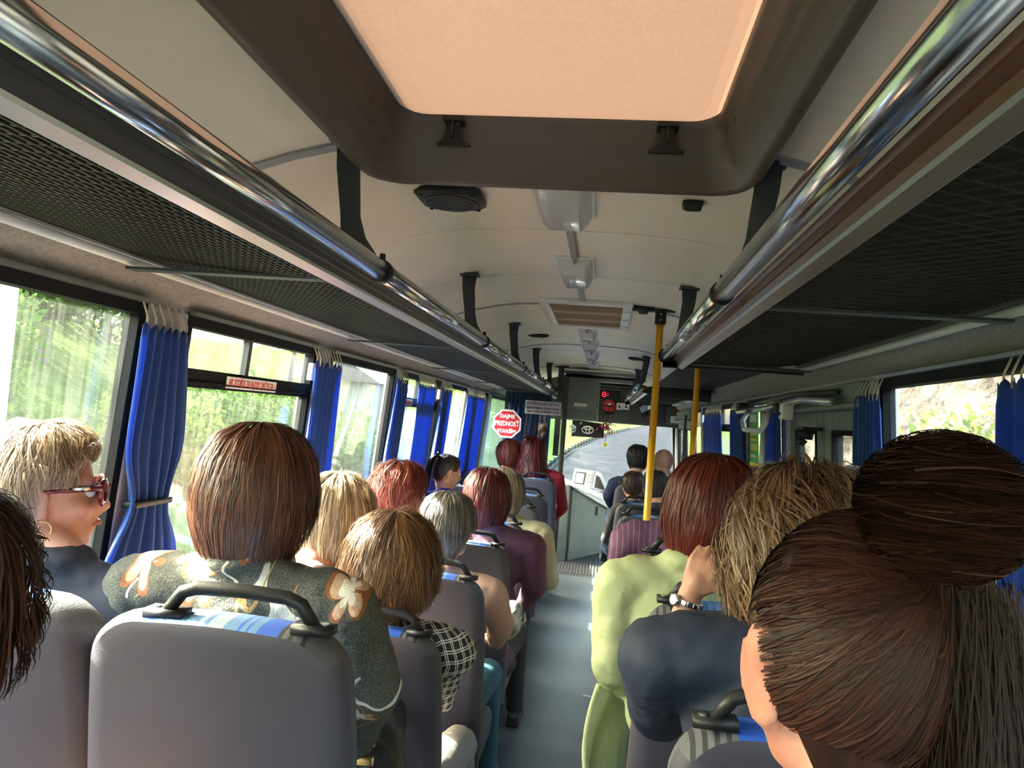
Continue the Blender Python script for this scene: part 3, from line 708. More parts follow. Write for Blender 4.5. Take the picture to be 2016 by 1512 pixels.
curtain(1,4.03,4.34,'blue curtain beside the purple poster',seed=9,group='right side curtains',YB=(4.02,4.42))
curtain(1,5.12,5.55,'blue curtain just beyond the poster window',seed=10,group='right side curtains',YB=(5.08,5.5))
curtain(1,6.03,6.95,'blue curtain farthest along the right wall',seed=11,group='right side curtains',YB=(6.0,7.0))
# ================================================= driver's partition and curtain behind it
PY=7.78
pt=thing('driver_partition','clear glass driver partition with stickers, dark post at its edge','partition',(0,PY,0))
gx0=at(952,850,PY).x; gx1=at(1104,850,PY).x; gz1=at(1030,778,PY).z
t=MB(); t.box((XC-1.12,-.006,.95),(gx1,.0,ZC+.30)); t.build('pane','glass_p',pt)
t=MB(); t.box((XC-1.12,-.02,.0),(gx1,.02,.95)); t.build('lower_panel','green_grey',pt,bevel=.005)
t=MB(); t.box((gx1,-.03,0),(gx1+.05,.03,ZC+.45)); t.build('post','charcoal',pt,bevel=.008)
t=MB(); t.box((XC-1.12,-.02,ZC+.29),(gx1,.02,ZC+.33)); t.build('top_rail','black',pt,bevel=.005)
# curtain behind the driver (transverse)
e=thing('cab_curtain','blue pleated curtain hanging behind the glass partition','curtain',(0,PY+.22,ZC+.27))
def tcurt(x0,x1,name,m,parent,folds,seed,dz=-1.0):
    vs=[]; nu=folds*8+1; nv=14; r=random.Random(seed); ph=[r.random()*2 for _ in range(folds+2)]
    for j in range(nv+1):
        for i in range(nu):
            u=i/(nu-1); f_=u*folds; vs.append((x0+(x1-x0)*u, .02*math.sin(2*PI*f_+ph[int(f_)])*(1+.3*ph[int(f_)]), dz*j/nv))
    t=MB(); t.add(vs,[(j*nu+i,j*nu+i+1,(j+1)*nu+i+1,(j+1)*nu+i) for j in range(nv) for i in range(nu-1)]); o=t.build(name,m,parent,True)
    s_=o.modifiers.new('s','SOLIDIFY'); s_.thickness=.002
tcurt(-1.05,-.78,'cloth','curtain',e,6,3); tcurt(-.86,-.56,'cloth','curtain',e,7,5)
t=MB(); t.tube([(-1.15,0,.02),(-.45,0,.02)],.008,8); t.build('rod','black',e,True)
# octagonal sign on the glass
c=at(998,834,PY-.012)
sg=thing('octagon_sign','red octagonal sticker with white lettering on the glass partition','sign',tuple(c)); R8=29/F*PY
t=MB(); oc=[(R8*1.04*math.cos(PI/8+k*PI/4),0,R8*1.04*math.sin(PI/8+k*PI/4)) for k in range(8)]; t.prism(oc,(0,.003,0)); t.build('border','signwhite',sg)
t=MB(); t.prism([(x*.88,-.0015,z*.88) for x,y,z in oc],(0,.002,0)); t.build('face','red',sg)
for s_,z,sz in (('DAJME',.073,.052),('PREDNOSŤ',-.002,.066),('STARŠÍM',-.078,.05)):
    me=text_mesh(s_,sz,.0008,bold=.0022); o=link('lettering',me,'signwhite',sg,loc=(0,-.0028,z),rot=(PI/2,0,0))
    if s_=='PREDNOSŤ': o.scale=(.74,1,1)
t=MB(); t.box((-.035,-.0028,-.117),(.035,-.002,-.112)); t.build('fine_print','redtext',sg)
c=at(1069,803,PY-.012)
sg=thing('passenger_notice','white rectangular notice with dark violet lines of text beside the octagonal sign','sign',tuple(c)); W_=71/F*PY/2; H_=26/F*PY/2
t=MB(); t.box((-W_,0,-H_),(W_,.003,H_)); t.build('plate','signwhite',sg)
for s_,z,wd,sz in (('AK STOJÍTE ZA JAZDY, DRŽTE SA !',.038,W_*1.84,.040),('PREPRAVNÝ PORIADOK, CESTOVNÝ PORIADOK,',-.007,W_*1.84,.032),('TARIFA A CENNÍK JE K DISPOZÍCII U VODIČA',-.044,W_*1.84,.032)):
    me=text_mesh(s_,sz,.0008,bold=.0012); co=[v.co.x for v in me.vertices]; o=link('lettering',me,'darktext',sg,loc=(0,-.001,z),rot=(PI/2,0,0)); o.scale=(wd/(max(co)-min(co)),1,1)
# red on white strip sticker on the transom of the split window
def side_text(s_,side,Y0,Y1,z0,z1,label,off,m='redtext',name='warning_sticker'):
    p0=wp(side,(Y0+Y1)/2,(z0+z1)/2,off); e=thing(name,label,'sticker',tuple(p0)); e.rotation_euler=(0,0,PI/2)   # reads from inside; tilt with the wall
    e.rotation_euler=(0,side*math.atan(.07)*-1,0)
    t=MB(); t.box((-.0015,-(Y1-Y0)/2,-(z1-z0)/2),(.0015,(Y1-Y0)/2,(z1-z0)/2)); t.build('plate','signwhite',e)
    me=text_mesh(s_,(z1-z0)*1.0,.0006,bold=.0006); co=[v.co.x for v in me.vertices]; o=link('lettering',me,m,e)
    o.rotation_euler=(PI/2,0,PI/2); o.scale=((Y1-Y0)*.93/(max(co)-min(co)),.78,1); o.location=(.0025,0,0)
    return e
side_text('AK STOJÍTE ZA JAZDY, DRŽTE SA !',-1,2.32,2.69,ZC+.022,ZC+.060,'red and white strip sticker on the dark bar of the first split window',-.012)
side_text('AK STOJÍTE ZA JAZDY, DRŽTE SA !',-1,4.50,4.70,ZC+.022,ZC+.060,'red and white strip sticker on the bar of the farther split window, between two curtains',-.012)
e=thing('emergency_hammer','red emergency hammer on the left wall pillar beside a curtain','hammer',tuple(wp(-1,5.52,ZC+.03,-.03)))
t=MB(); t.tube([(0,0,-.10),(0,0,.02)],.009,10); t.build('handle','red',e,True)
t=MB(); t.tube([(-.01,-.03,.035),(.0,.03,.035)],.011,10); t.box((-.012,-.02,.01),(.012,.02,.06)); t.build('hammer_head','white',e,bevel=.003)
# ================================================= desk, gate, mat
mt=thing('entrance_mat','black ribbed rubber mat with metal edge strip at the front of the aisle','mat',(XC,8.16,0))
t=MB(); t.hexa([(-1.0,0,-.01),(1.1,0,-.01),(1.1,2.0,.10),(-1.0,2.0,.10),(-1.0,0,.0),(1.1,0,.0),(1.1,2.0,.13),(-1.0,2.0,.13)]); t.build('base','mat',mt)
for k in range(44):
    x=-.60+k*.033; y0=.03; y1=1.3; t=MB(); t.hexa([(x,y0,.002),(x+.016,y0,.002),(x+.016,y1,.085),(x,y1,.085),(x,y0,.009),(x+.016,y0,.009),(x+.016,y1,.092),(x,y1,.092)]); t.build('rib','charcoal',mt)
t=MB(); t.box((-1.05,-.02,.0),(1.1,.02,.006)); t.build('edge_strip','alu',mt,bevel=.002)
A0=at(1118,1098,8.75); A1=at(1196,1073,9.35); Z0=.04; 
T0=at(1128,958,8.75); T1=at(1196,1002,9.35)
dk=thing('driver_gate','grey green driver desk panel with grey rail and small handle slot','desk',(A0.x,A0.y,0))
def rel(p): return Vector(p)-Vector((A0.x,A0.y,0))
d_=(Vector((A1.x,A1.y,0))-Vector((A0.x,A0.y,0))); nrm=Vector((d_.y,-d_.x,0)).normalized()
t=MB(); q=[Vector((0,0,.03)),Vector((0,0,0))+d_+Vector((0,0,.10)),d_+Vector((0,0,T1.z)),Vector((0,0,T0.z-.0))]
t.prism(q,-nrm*.04); t.build('panel','green_grey',dk,bevel=.004)
t=MB(); t.tube([q[3]+nrm*.012+Vector((0,0,-.01)),q[2]+nrm*.012+Vector((0,0,-.01))],.016,10); t.build('top_rail','alu',dk,True)
c_=d_*.64+Vector((0,0,.58)); t=MB(); t.obox(c_+nrm*.004,(.035,.012,.10),Matrix.Rotation(math.atan2(d_.y,d_.x),3,'Z')); t.build('handle_slot','black',dk,bevel=.003)
# side post and side panel to the left of the gate
t=MB(); xl=at(1088,1100,8.7).x; t.box((xl-A0.x,-.05,.03),(-.03,.02,T0.z+.02)); t.build('side_panel','green_grey',dk,bevel=.004)
t=MB(); t.box((-.03,-.045,.03),(-.008,.02,T0.z+.01)); t.build('post','charcoal',dk,bevel=.003)
t=MB(); t.prism([rel(at(1108,960,8.9)),rel(at(1196,1000,9.5)),rel(at(1196,985,9.5)),rel(at(1108,948,8.9))],(0,.5,0)); t.build('desk_top','palepipe',dk,bevel=.004)
tm=thing('ticket_machine','white ticket machine with a square screen on the driver desk','ticket machine',tuple(at(1146,958,9.0)))
sc=9.0/F
t=MB(); t.hexa([(-22*sc,0,-2*sc),(19*sc,0,-4*sc),(19*sc,.12,-4*sc),(-22*sc,.12,-2*sc),(-17*sc,.05,33*sc),(22*sc,.05,30*sc),(22*sc,.16,30*sc),(-17*sc,.16,33*sc)]); t.build('body','white',tm,bevel=.008)
t=MB(); t.hexa([(-17*sc,.008,5*sc),(3*sc,.008,4*sc),(3*sc,.02,4*sc),(-17*sc,.02,5*sc),(-14*sc,.038,28*sc),(5*sc,.038,27*sc),(5*sc,.05,27*sc),(-14*sc,.05,28*sc)]); t.build('screen_bezel','charcoal',tm)
t=MB(); t.hexa([(-15*sc,.004,7*sc),(1*sc,.004,6*sc),(1*sc,.02,6*sc),(-15*sc,.02,7*sc),(-12.5*sc,.034,26*sc),(3*sc,.034,25*sc),(3*sc,.05,25*sc),(-12.5*sc,.05,26*sc)]); t.build('screen','signwhite',tm)
for a in range(3):
    for b in range(3):
        t=MB(); x=(7+a*4)*sc; z=(8+b*6)*sc; y=.004+.05*(z/(33*sc)); t.box((x,y,z),(x+2.4*sc,y+.01,z+3.5*sc)); t.build('key','palepipe',tm)
ic=thing('steering_console','white trimmed dark console standing right of the ticket machine','console',tuple(at(1182,960,9.3)))
s2=9.3/F
t=MB(); t.prism([(-15*s2,0,-2*s2),(16*s2,0,-6*s2),(0,0,26*s2),(-11*s2,0,30*s2)],(0,.12,0)); t.build('body','white',ic,bevel=.006)
t=MB(); t.prism([(-12*s2,-.004,-1*s2),(9*s2,-.004,-4*s2),(-3*s2,-.004,20*s2),(-10*s2,-.004,24*s2)],(0,.01,0)); t.build('face','charcoal',ic)
t=MB(); t.tube([(20*s2,0,-24*s2),(22*s2,.0,-10*s2),(8*s2,0,-8*s2),(-14*s2,0,-9*s2)],.012,8); t.build('grab_rail','alu',ic,True)
# ================================================= front bulkhead things
bk=thing('bulkhead_cabinet','grey green cabinet with a door above the glass partition','cabinet',(0,8.3,0))
a=at(1112,742,8.3); b=at(1176,830,8.3)
t=MB(); t.box((a.x,0,b.z),(b.x,.5,a.z)); t.build('body','green_grey',bk,bevel=.015)
t=MB(); t.box((a.x+.02,-.02,b.z+.12),(b.x-.02,-.001,a.z-.03)); d2=t.build('cabinet_door','green_grey',bk,bevel=.008)
t=MB(); q=at(1143,797,8.28); t.box((q.x-.07,-.026,q.z-.016),(q.x+.07,-.0205,q.z+.016)); t.build('label_plate','signwhite',d2)
t=MB(); t.box((a.x-.07,-.03,b.z-.4),(a.x-.01,.04,a.z+.1)); t.build('pillar','charcoal',bk)
# slatted dark air duct across the ceiling at the front
ad=thing('front_air_duct','dark slatted air duct crossing the ceiling above the clock','duct',(XC,8.5,ZC+.44))
for k in range(4):
    t=MB(); t.box((-.36+k*.03,k*.22,.09-k*.025),(.50-k*.03,k*.22+.10,.125-k*.025)); t.build('slat','black' if k%2 else 'batten',ad,bevel=.006)
t=MB(); t.box((-.40,.86,-.02),(.55,.94,.12)); t.build('back','charcoal',ad)
ck=thing('clock_display','black clock panel showing a red digit eight and colon','clock',tuple(at(1196,777,9.85)))
s3=9.85/F
t=MB(); t.box((-23*s3,0,-10*s3),(24*s3,.05,9*s3)); t.build('housing','black',ck,bevel=.008)
def seg8(cx,cz_,w_,h_,th):
    o=[]
    for z in (-h_/2,0,h_/2): o.append(((cx-w_/2+th,cz_+z-th/2),(cx+w_/2-th,cz_+z+th/2)))
    for x in (-w_/2,w_/2):
        for z0,z1 in ((-h_/2+th,-th*.6),(th*.6,h_/2-th)): o.append(((cx+x-th/2,cz_+z0),(cx+x+th/2,cz_+z1)))
    return o
for (xa,za),(xb,zb) in seg8(-6.5*s3,0,6.5*s3,9*s3,1.15*s3):
    t=MB(); t.box((xa,-.008,za),(xb,-.001,zb)); t.build('digit_segment','led',ck)
for z in (-2*s3,2*s3):
    t=MB(); t.box((.2*s3,-.008,z-.7*s3),(1.6*s3,-.001,z+.7*s3)); t.build('colon_dot','led',ck)
rb=thing('red_badge','dark red round badge under the clock','badge',tuple(at(1199,799,9.86)))
t=MB(); t.tube([(0,0,0),(0,.03,0)],12*s3,20); t.build('disc','red',rb)
t=MB(); t.box((-10*s3,-.004,-2*s3),(10*s3,0,1*s3)); t.build('band','black',rb); t=MB(); t.box((-3*s3,-.006,1.5*s3),(4*s3,0,5*s3)); t.build('mark','signwhite',rb)
t=MB(); t.box((-8*s3,.0,-16*s3),(9*s3,.06,-11*s3)); t.build('foot','black',rb)
for i,(px,lb) in enumerate(((1220,'left of two small white pictogram stickers beside the red badge'),(1233,'right of two small white pictogram stickers beside the red badge'))):
    e=thing('pictogram_sticker',lb,'sticker',tuple(at(px,800,9.87)),group='pictogram stickers by the clock')
    t=MB(); t.box((-6*s3,0,-6.5*s3),(6*s3,.01,6.5*s3)); t.build('plate','signwhite',e)
    t=MB(); t.tube([(-1*s3,-.004,3*s3),(-1*s3,0,3*s3)],1.4*s3,10); t.build('figure_head','charcoal',e)
    t=MB(); t.prism([(-2.6*s3,-.004,1.2*s3),(1*s3,-.004,1.2*s3),(1.5*s3,-.004,-1.5*s3),(3.6*s3,-.004,-4.6*s3) if i==0 else (3.6*s3,-.004,-1.6*s3),(2*s3,-.004,-5*s3),(-.6*s3,-.004,-2*s3),(-3*s3,-.004,-4.5*s3)],(0,.003,0)); t.build('figure_body','charcoal',e)
mr=thing('interior_mirror','small interior driving mirror reflecting white daylight','mirror',tuple(at(1273,806,9.6)))
s4=9.6/F
t=MB(); t.obox((0,0,0),(30*s4,.03,26*s4),Matrix.Rotation(-.5,3,'Y')); t.build('housing','black',mr,bevel=.01)
t=MB(); t.obox((0,-.017,0),(24*s4,.004,20*s4),Matrix.Rotation(-.5,3,'Y')@Matrix.Rotation(.25,3,'X')); t.build('mirror_glass',mat('mirror_glass',(.9,.92,.93),.02,1),mr)
t=MB(); t.tube([(0,.02,0),(0,.15,.12),(0,.3,.25)],.01,8); t.build('arm','black',mr)
cb=thing('corner_box','dark corner box with a white paper label above the windscreen','box',tuple(at(1334,818,9.8)))
s5=9.8/F
t=MB(); t.box((-20*s5,0,-18*s5),(21*s5,.2,24*s5)); t.build('housing','charcoal',cb,bevel=.02)
t=MB(); t.box((-13*s5,-.006,-15*s5),(9*s5,-.001,-2*s5)); t.build('paper_label','signwhite',cb)
t=MB(); t.box((-6*s5,-.006,8*s5),(-2*s5,-.001,14*s5)); t.build('red_mark','red',cb)
for k in range(3):
    t=MB(); t.box((-6*s5,-.008,(-5-k*3)*s5),(7*s5,-.0062,(-4-k*3)*s5)); t.build('print_line','charcoal',cb)
# black pennant with oval car emblem
pn=thing('black_pennant','black pennant with silver oval car emblem hanging at the windscreen','pennant',tuple(at(1156,846,9.7)))
s6=9.7/F
t=MB(); t.prism([(-30*s6,0,18*s6),(33*s6,0,14*s6),(33*s6,0,-14*s6),(-30*s6,0,-15*s6)],(0,.012,0)); t.build('cloth','black',pn,bevel=.003)
def ell(cx,cz_,a,b,r=.7): return [(cx+a*math.cos(k),-.006,cz_+b*math.sin(k)) for k in np.linspace(0,2*PI,28,endpoint=False)]
for cx in (1*s6,-29*s6):
    for a_,b_,dz in ((11*s6,7.2*s6,0),(3.6*s6,6.6*s6,-.3*s6),(7.5*s6,2.7*s6,3.2*s6)):
        if cx<0: a_*=.6
        t=MB(); t.tube(ell(cx,dz,a_,b_),.8*s6,6,closed=True); t.build('emblem_oval','palepipe',pn,True)
for k in (1,-1):
    t=MB(); t.tube([(-13*s6-2*s6,-.006,12*s6-2*s6*k),(-13*s6+2*s6,-.006,12*s6+2*s6*k)],.5*s6,5); t.build('stitch','palepipe',pn)
fw=thing('dried_flowers','dark red flower bunch hanging by the pennant','flowers',tuple(at(1196,842,9.6)))
t=MB(); t.tube([(-.03,0,.03),(0,0,.12),(0,.02,.25)],.004,5); t.build('stem','black',fw)
M['petal']=mat('dark_red_petal',(.30,.015,.07),.7); M['orange']=mat('orange_petal',(.9,.2,.03),.7); M['smiley']=mat('smiley_yellow',(.85,.78,.05),.5)
for k in range(30):
    c_=Vector((random.gauss(.0,.045),random.gauss(0,.03),random.gauss(0,.038))); 
    t=MB(); R=Euler([random.uniform(0,6) for _ in range(3)]).to_matrix()
    for q in range(5):
        R2=R@Matrix.Rotation(q*2*PI/5,3,'Z'); t.add([c_+R2@Vector(v) for v in ((0,0,0),(.018,-.010,.006),(.034,0,.002),(.018,.010,.006))],[(0,1,2,3)])
    t.build('blossom','orange' if k<3 else 'petal',fw)
sm=thing('smiley_charm','small yellow smiley charm dangling on a string','charm',tuple(at(1191,875,9.6)))
t=MB(); t.tube([(0,0,0),(0,.012,0)],4.3*s6,16); t.build('disc','smiley',sm)
t=MB(); t.tube([(0,.006,.02),(0,.006,.10)],.003,5); t.build('string','black',sm)
t=MB(); t.tube([(2.2*s6*math.cos(a),-.003,2.2*s6*math.sin(a)) for a in np.linspace(PI*1.15,PI*1.85,7)],.003,5); t.build('smile','black',sm)
for s_ in (-1,1):
    t=MB(); t.tube([(s_*1.4*s6,-.004,1.2*s6),(s_*1.4*s6,0,1.2*s6)],.005,8); t.build('eye_dot','black',sm)
# ================================================= right door gear, posters
g=thing('door_mechanism','grey tube door mechanism with a drop handle over the mid door','door gear',(XC+.98,3.75,ZC+.16))
t=MB(); t.tube([(0,-.75,-.01),(0,-.3,.012),(0,.0,.0),(0,.5,-.012),(-.02,1.15,-.02)],.016,12); t.build('shaft','alu',g,True)
t=MB(); t.tube([(.03,-.7,.03),(.03,.0,.045),(.03,1.2,.02)],.012,8); t.build('shaft_cover','charcoal',g,True)
t=MB(); t.tube([(-.04,.15,-.03),(-.06,.12,-.10),(-.07,.18,-.135),(-.07,.62,-.13),(-.06,.74,-.08),(-.02,.80,-.02)],.014,12); t.build('drop_handle','palepipe',g,True)
t=MB(); t.obox((-.01,-.08,-.04),(.05,.07,.07)); t.build('switch_box','signwhite',g,bevel=.005)
t=MB(); t.tube([(-.036,-.08,-.05),(-.042,-.08,-.05)],.007,8); t.build('switch_button','black',g)
t=MB(); t.obox((0,.1,-.02),(.05,.10,.05)); t.build('pivot_arm','black',g,bevel=.01)
t=MB(); t.obox((0,1.12,-.0),(.06,.12,.07)); t.build('end_block','black',g,bevel=.01)
for yy,lb in ((4.10,'grey grab tube standing at the far edge of the mid door'),):
    e=thing('grab_tube',lb,'pole',(XC+.96,yy,.17)); t=MB(); t.tube([(0,0,0),(0,0,1.55)],.015,12); t.build('tube','palepipe',e,True)
e=thing('door_camera','small black round sensor hanging above the mid door window','sensor',(XC+1.0,3.42,ZC+.02))
t=MB(); t.tube([(0,0,.02),(0,0,-.02)],[.035,.028],14); t.tube([(-.01,0,-.02),(-.02,0,-.045)],[.022,.012],12); t.build('housing','black',e,True)
t=MB(); t.box((-.02,-.03,.02),(.06,.08,.035)); t.build('mount','black',e)
M['pgreen']=mat('poster_green',(.10,.48,.06),.5); M['pyellow']=mat('poster_yellow',(.75,.70,.05),.5); M['ppurple']=mat('poster_purple',(.12,.03,.25),.5); M['pnavy']=mat('poster_navy',(.01,.015,.05),.5); M['porange']=mat('poster_orange',(.8,.4,.03),.5)
def poster(Y0,Y1,z0,z1,m,label,bits):
    e=thing('poster',label,'poster',tuple(wp(1,(Y0+Y1)/2,(z0+z1)/2,-.004)),group=None); e.rotation_euler=(0,-math.atan(.07),0)
    W_,H_=(Y1-Y0)/2,(z1-z0)/2
    t=MB(); t.box((-.001,-W_,-H_),(.001,W_,H_)); t.build('sheet',m,e)
    for (u0,u1,v0,v1,mm) in bits:
        t=MB(); t.box((-.003,W_-2*W_*u1,-H_+2*H_*v0),(-.0012,W_-2*W_*u0,-H_+2*H_*v1)); t.build('printed_block',mm,e)
poster(4.78,5.06,ZC-.26,ZC+.16,'pgreen','green and yellow poster on the window before the mid door',[(.1,.8,.82,.93,'signwhite'),(.1,.9,.62,.66,'pyellow'),(.1,.9,.54,.58,'pyellow'),(.2,.9,.4,.5,'pyellow'),(.1,.7,.3,.34,'signwhite'),(.0,1,.08,.22,'pyellow'),(.2,.8,.11,.18,'redtext')])
poster(4.44,4.72,ZC-.02,ZC+.15,'pnavy','dark navy poster with orange figure, above the purple poster',[(.3,.7,.35,.9,'porange'),(.0,1,.0,.16,'signwhite')])
poster(4.44,4.72,ZC-.33,ZC-.06,'ppurple','purple poster with yellow and white lettering beside a curtain',[(.1,.9,.8,.88,'porange'),(.1,.8,.66,.72,'signwhite'),(.2,.9,.4,.5,'porange'),(.2,.9,.25,.33,'pyellow')])
# dark pleated blind at the front door side
e=thing('front_blind','dark violet folded blind beside the front door','blind',(XC+.93,7.55,ZC+.05))
t=MB(); t.add([(-.012*(i%2),.03*i,z) for z in (.10,-1.0) for i in range(7)],[(i,i+1,i+8,i+7) for i in range(6)]); o=t.build('cloth',mat('dark_violet_cloth',(.03,.02,.045),.8),e)
# ================================================= people
PROF={'bobtaper':[(0,.128),(.04,.122),(.078,.098),(.101,.055),(.108,.0),(.105,-.05),(.090,-.10),(.068,-.14)],
'bob':[(0,.125),(.045,.118),(.085,.09),(.108,.045),(.118,-.01),(.121,-.06),(.112,-.10),(.088,-.135)],
'short':[(0,.124),(.045,.117),(.082,.090),(.100,.05),(.104,.0),(.096,-.045),(.080,-.085),(.064,-.115)],
'long':[(0,.120),(.045,.113),(.08,.083),(.098,.03),(.108,-.05),(.128,-.13),(.138,-.2),(.125,-.27)],
'man':[(0,.116),(.045,.108),(.076,.082),(.088,.04),(.087,0),(.079,-.04),(.066,-.075)],
'pulled':[(0,.116),(.045,.108),(.076,.082),(.089,.04),(.088,0),(.080,-.045),(.064,-.085)]}
HM={}
def hairmat(name, c1, c2, rough=.42, transl=.12):
    m=bpy.data.materials.new('hair_'+name); m.use_nodes=True; t,N,L,b=nodes(m)
    a=N('ShaderNodeAttribute'); a.attribute_name='shade'; r=N('ShaderNodeValToRGB')
    r.color_ramp.elements[0].color=(*c1,1); r.color_ramp.elements[1].color=(*c2,1); L(a.outputs['Fac'],r.inputs[0])
    L(r.outputs[0],b.inputs['Base Color']); b.inputs['Roughness'].default_value=rough; b.inputs['Specular IOR Level'].default_value=.5
    tr=N('ShaderNodeBsdfTranslucent'); L(r.outputs[0],tr.inputs[0]); ms=N('ShaderNodeMixShader'); ms.inputs[0].default_value=transl
    L(b.outputs[0],ms.inputs[1]); L(tr.outputs[0],ms.inputs[2]); L(ms.outputs[0],t.nodes['Material Output'].inputs[0]); HM[name]=m
    if name=='darkbrown': b.inputs['Specular IOR Level'].default_value=.28
hairmat('auburn',(.045,.016,.009),(.21,.078,.04)); hairmat('ashblonde',(.17,.10,.055),(.55,.42,.28)); hairmat('darkbrown',(.010,.004,.003),(.060,.018,.011),.55,.03)
hairmat('paleblonde',(.28,.19,.11),(.66,.53,.38)); hairmat('goldbrown',(.055,.022,.010),(.33,.165,.07)); hairmat('copper',(.12,.018,.012),(.36,.08,.045))
hairmat('grey',(.06,.052,.046),(.30,.27,.24)); hairmat('wine',(.035,.005,.006),(.22,.035,.032)); hairmat('wheatgrey',(.14,.11,.07),(.55,.47,.34))
hairmat('brunette',(.028,.014,.010),(.10,.055,.035)); hairmat('redbrown',(.06,.008,.006),(.26,.045,.025)); hairmat('crimson',(.05,.003,.007),(.22,.016,.028))
hairmat('white',(.34,.33,.27),(.62,.61,.54)); hairmat('black',(.008,.007,.007),(.055,.048,.042)); hairmat('curlblonde',(.055,.025,.012),(.38,.23,.13))
def prof_s(prof):
    p=np.array(prof); d=np.r_[0,np.cumsum(np.hypot(*np.diff(p,axis=0).T))]; return d/d[-1],p[:,0],p[:,1],d[-1]
def smax(phi,fr,prof_z,s,side,cutear):
    a=np.abs((phi-PI/2+PI)%(2*PI)-PI)   # angle from the face direction
    sf=np.interp(-fr,-prof_z,s)           # s at which the fringe ends
    ss=np.interp(-side,-prof_z,s)         # at the temples/ears
    return np.interp(a,[0,.75,1.05,1.72,2.15,PI],[sf,sf,ss if not cutear else ss,ss if cutear else .95,1,1])
def ribbons(P, wid, shade, name):
    """P: (n,k,3) strand points -> flat ribbons"""
    n,k,_=P.shape; T=np.gradient(P,axis=1); T/=np.linalg.norm(T,axis=2,keepdims=True)+1e-9
    Nn=P-np.array([0,-.015,-.02]); Nn/=np.linalg.norm(Nn,axis=2,keepdims=True)+1e-9
    Nn=Nn+rng.normal(0,.22,(n,1,3)); S_=np.cross(T,Nn); S_/=np.linalg.norm(S_,axis=2,keepdims=True)+1e-9
    tw=np.linspace(0,1,k)[None,:,None]; W_=wid*(1-.75*tw**2)*rng.uniform(.6,1.3,(n,1,1))/2
    V=np.stack([P-S_*W_,P+S_*W_],axis=2).reshape(-1,3); idx=np.arange(n*k*2).reshape(n,k,2)
    Fq=np.stack([idx[:,:-1,0],idx[:,:-1,1],idx[:,1:,1],idx[:,1:,0]],axis=-1).reshape(-1,4)
    return V,Fq,np.repeat(shade,k*2)
def hair(root, Hm, style, m, n=2500, wid=.0026, wave=.004, curl=0, fringe=.06, side=-.02, cutear=False, sx=1, sy=1.08, sz=1, frizz=.006, K=9, parts=None, drift=.25, clump=60, part=None, seed=0, thick=1.0):
    global rng
    rng=np.random.default_rng(seed+3)
    prof=[(r*thick if r>0 else 0,z*sz) for r,z in PROF[style]]; s,R,Z,L_=prof_s(prof)
    # under-layer cap
    nphi,ns=56,26; ph=np.linspace(0,2*PI,nphi,endpoint=False); g=np.linspace(0,1,ns)
    PH,G=np.meshgrid(ph,g,indexing='ij'); SM=smax(PH,fringe,Z,s,side,cutear); SS=G*SM
    lump=(np.sin(PH*5+seed)*np.sin(G*9+seed)+np.sin(PH*11+seed*2)*.5)*.0022
    Rr=np.interp(SS,s,R)*.945+lump; Zz=np.interp(SS,s,Z)*.95-.002+lump
    Rr=np.where(G>.93,Rr*.93,Rr)
    if cutear: Rr=Rr*(1-.12*np.clip(np.sin(PH),0,1)**2*(Zz<.09))
    V=np.stack([Rr*np.cos(PH)*sx,Rr*np.sin(PH)*sy-.012,Zz],-1).reshape(-1,3)
    idx=np.arange(nphi*ns).reshape(nphi,ns); nx=np.roll(idx,-1,axis=0)
    Fq=np.stack([idx[:,:-1],idx[:,1:],nx[:,1:],nx[:,:-1]],-1).reshape(-1,4)
    sh=np.clip(.25+.12*np.sin(PH*23+seed)+.1*np.sin(PH*9),0,1).reshape(-1)
    Vs=[V];Fs=[Fq];Ss=[sh]; off=len(V)
    # strands
    nc=clump*6; cph=rng.uniform(0,2*PI,nc); cs=rng.uniform(0,1,nc); coff=rng.normal(0,1,nc); cshade=rng.uniform(0,1,nc); cw=rng.uniform(0,2*PI,nc); cd=rng.normal(0,1,nc)
    ci=rng.integers(0,nc,n); phi0=cph[ci]+rng.normal(0,.07,n); s0=np.clip(cs[ci]**.75*.80+rng.normal(0,.05,n),.0,.86)
    sm=smax(phi0%(2*PI),fringe,Z,s,side,cutear); s0=np.minimum(s0,sm*.8); ln=rng.uniform(.28,.6,n); s1=np.minimum(s0+ln, sm*rng.uniform(.97,1.05,n))
    u=np.linspace(0,1,K)[None]; ST=s0[:,None]+(s1-s0)[:,None]*u
    PHI=phi0[:,None]+drift*cd[ci][:,None]*(ST-s0[:,None])*1.0
    if curl: PHI=PHI+curl*np.sin(u*7+cw[ci][:,None])*(.3+.7*u)
    lift=np.sin(PI*np.clip(u*.9+.05,0,1))
    o=(.003+frizz*np.abs(rng.normal(0,1,n))[:,None]*.5+.5*frizz*np.abs(coff[ci])[:,None])*(.35+.65*lift)+wave*np.sin(u*8+cw[ci][:,None])*(.2+.8*u)
    Rr=np.interp(np.clip(ST,0,1),s,R); Zz=np.interp(np.clip(ST,0,1),s,Z)-np.maximum(ST-1,0)*L_
    if cutear: Rr=Rr*(1-.10*np.clip(np.sin(PHI),0,1)**2*(Zz<.09))
    base=np.stack([Rr*np.cos(PHI)*sx,Rr*np.sin(PHI)*sy-.012,Zz],-1)
    nrm=base-np.array([0,-.012,-.03]); nrm/=np.linalg.norm(nrm,axis=2,keepdims=True)
    P=base+nrm*o[...,None]
    if curl: P[...,2]+=curl*.05*np.cos(u*7+cw[ci][:,None])
    shade=np.clip(cshade[ci]*.75+rng.uniform(-.15,.3,n),0,1)
    V,Fq,sh=ribbons(P,wid,shade,'s'); Vs.append(V);Fs.append(Fq+off);Ss.append(sh); off+=len(V)
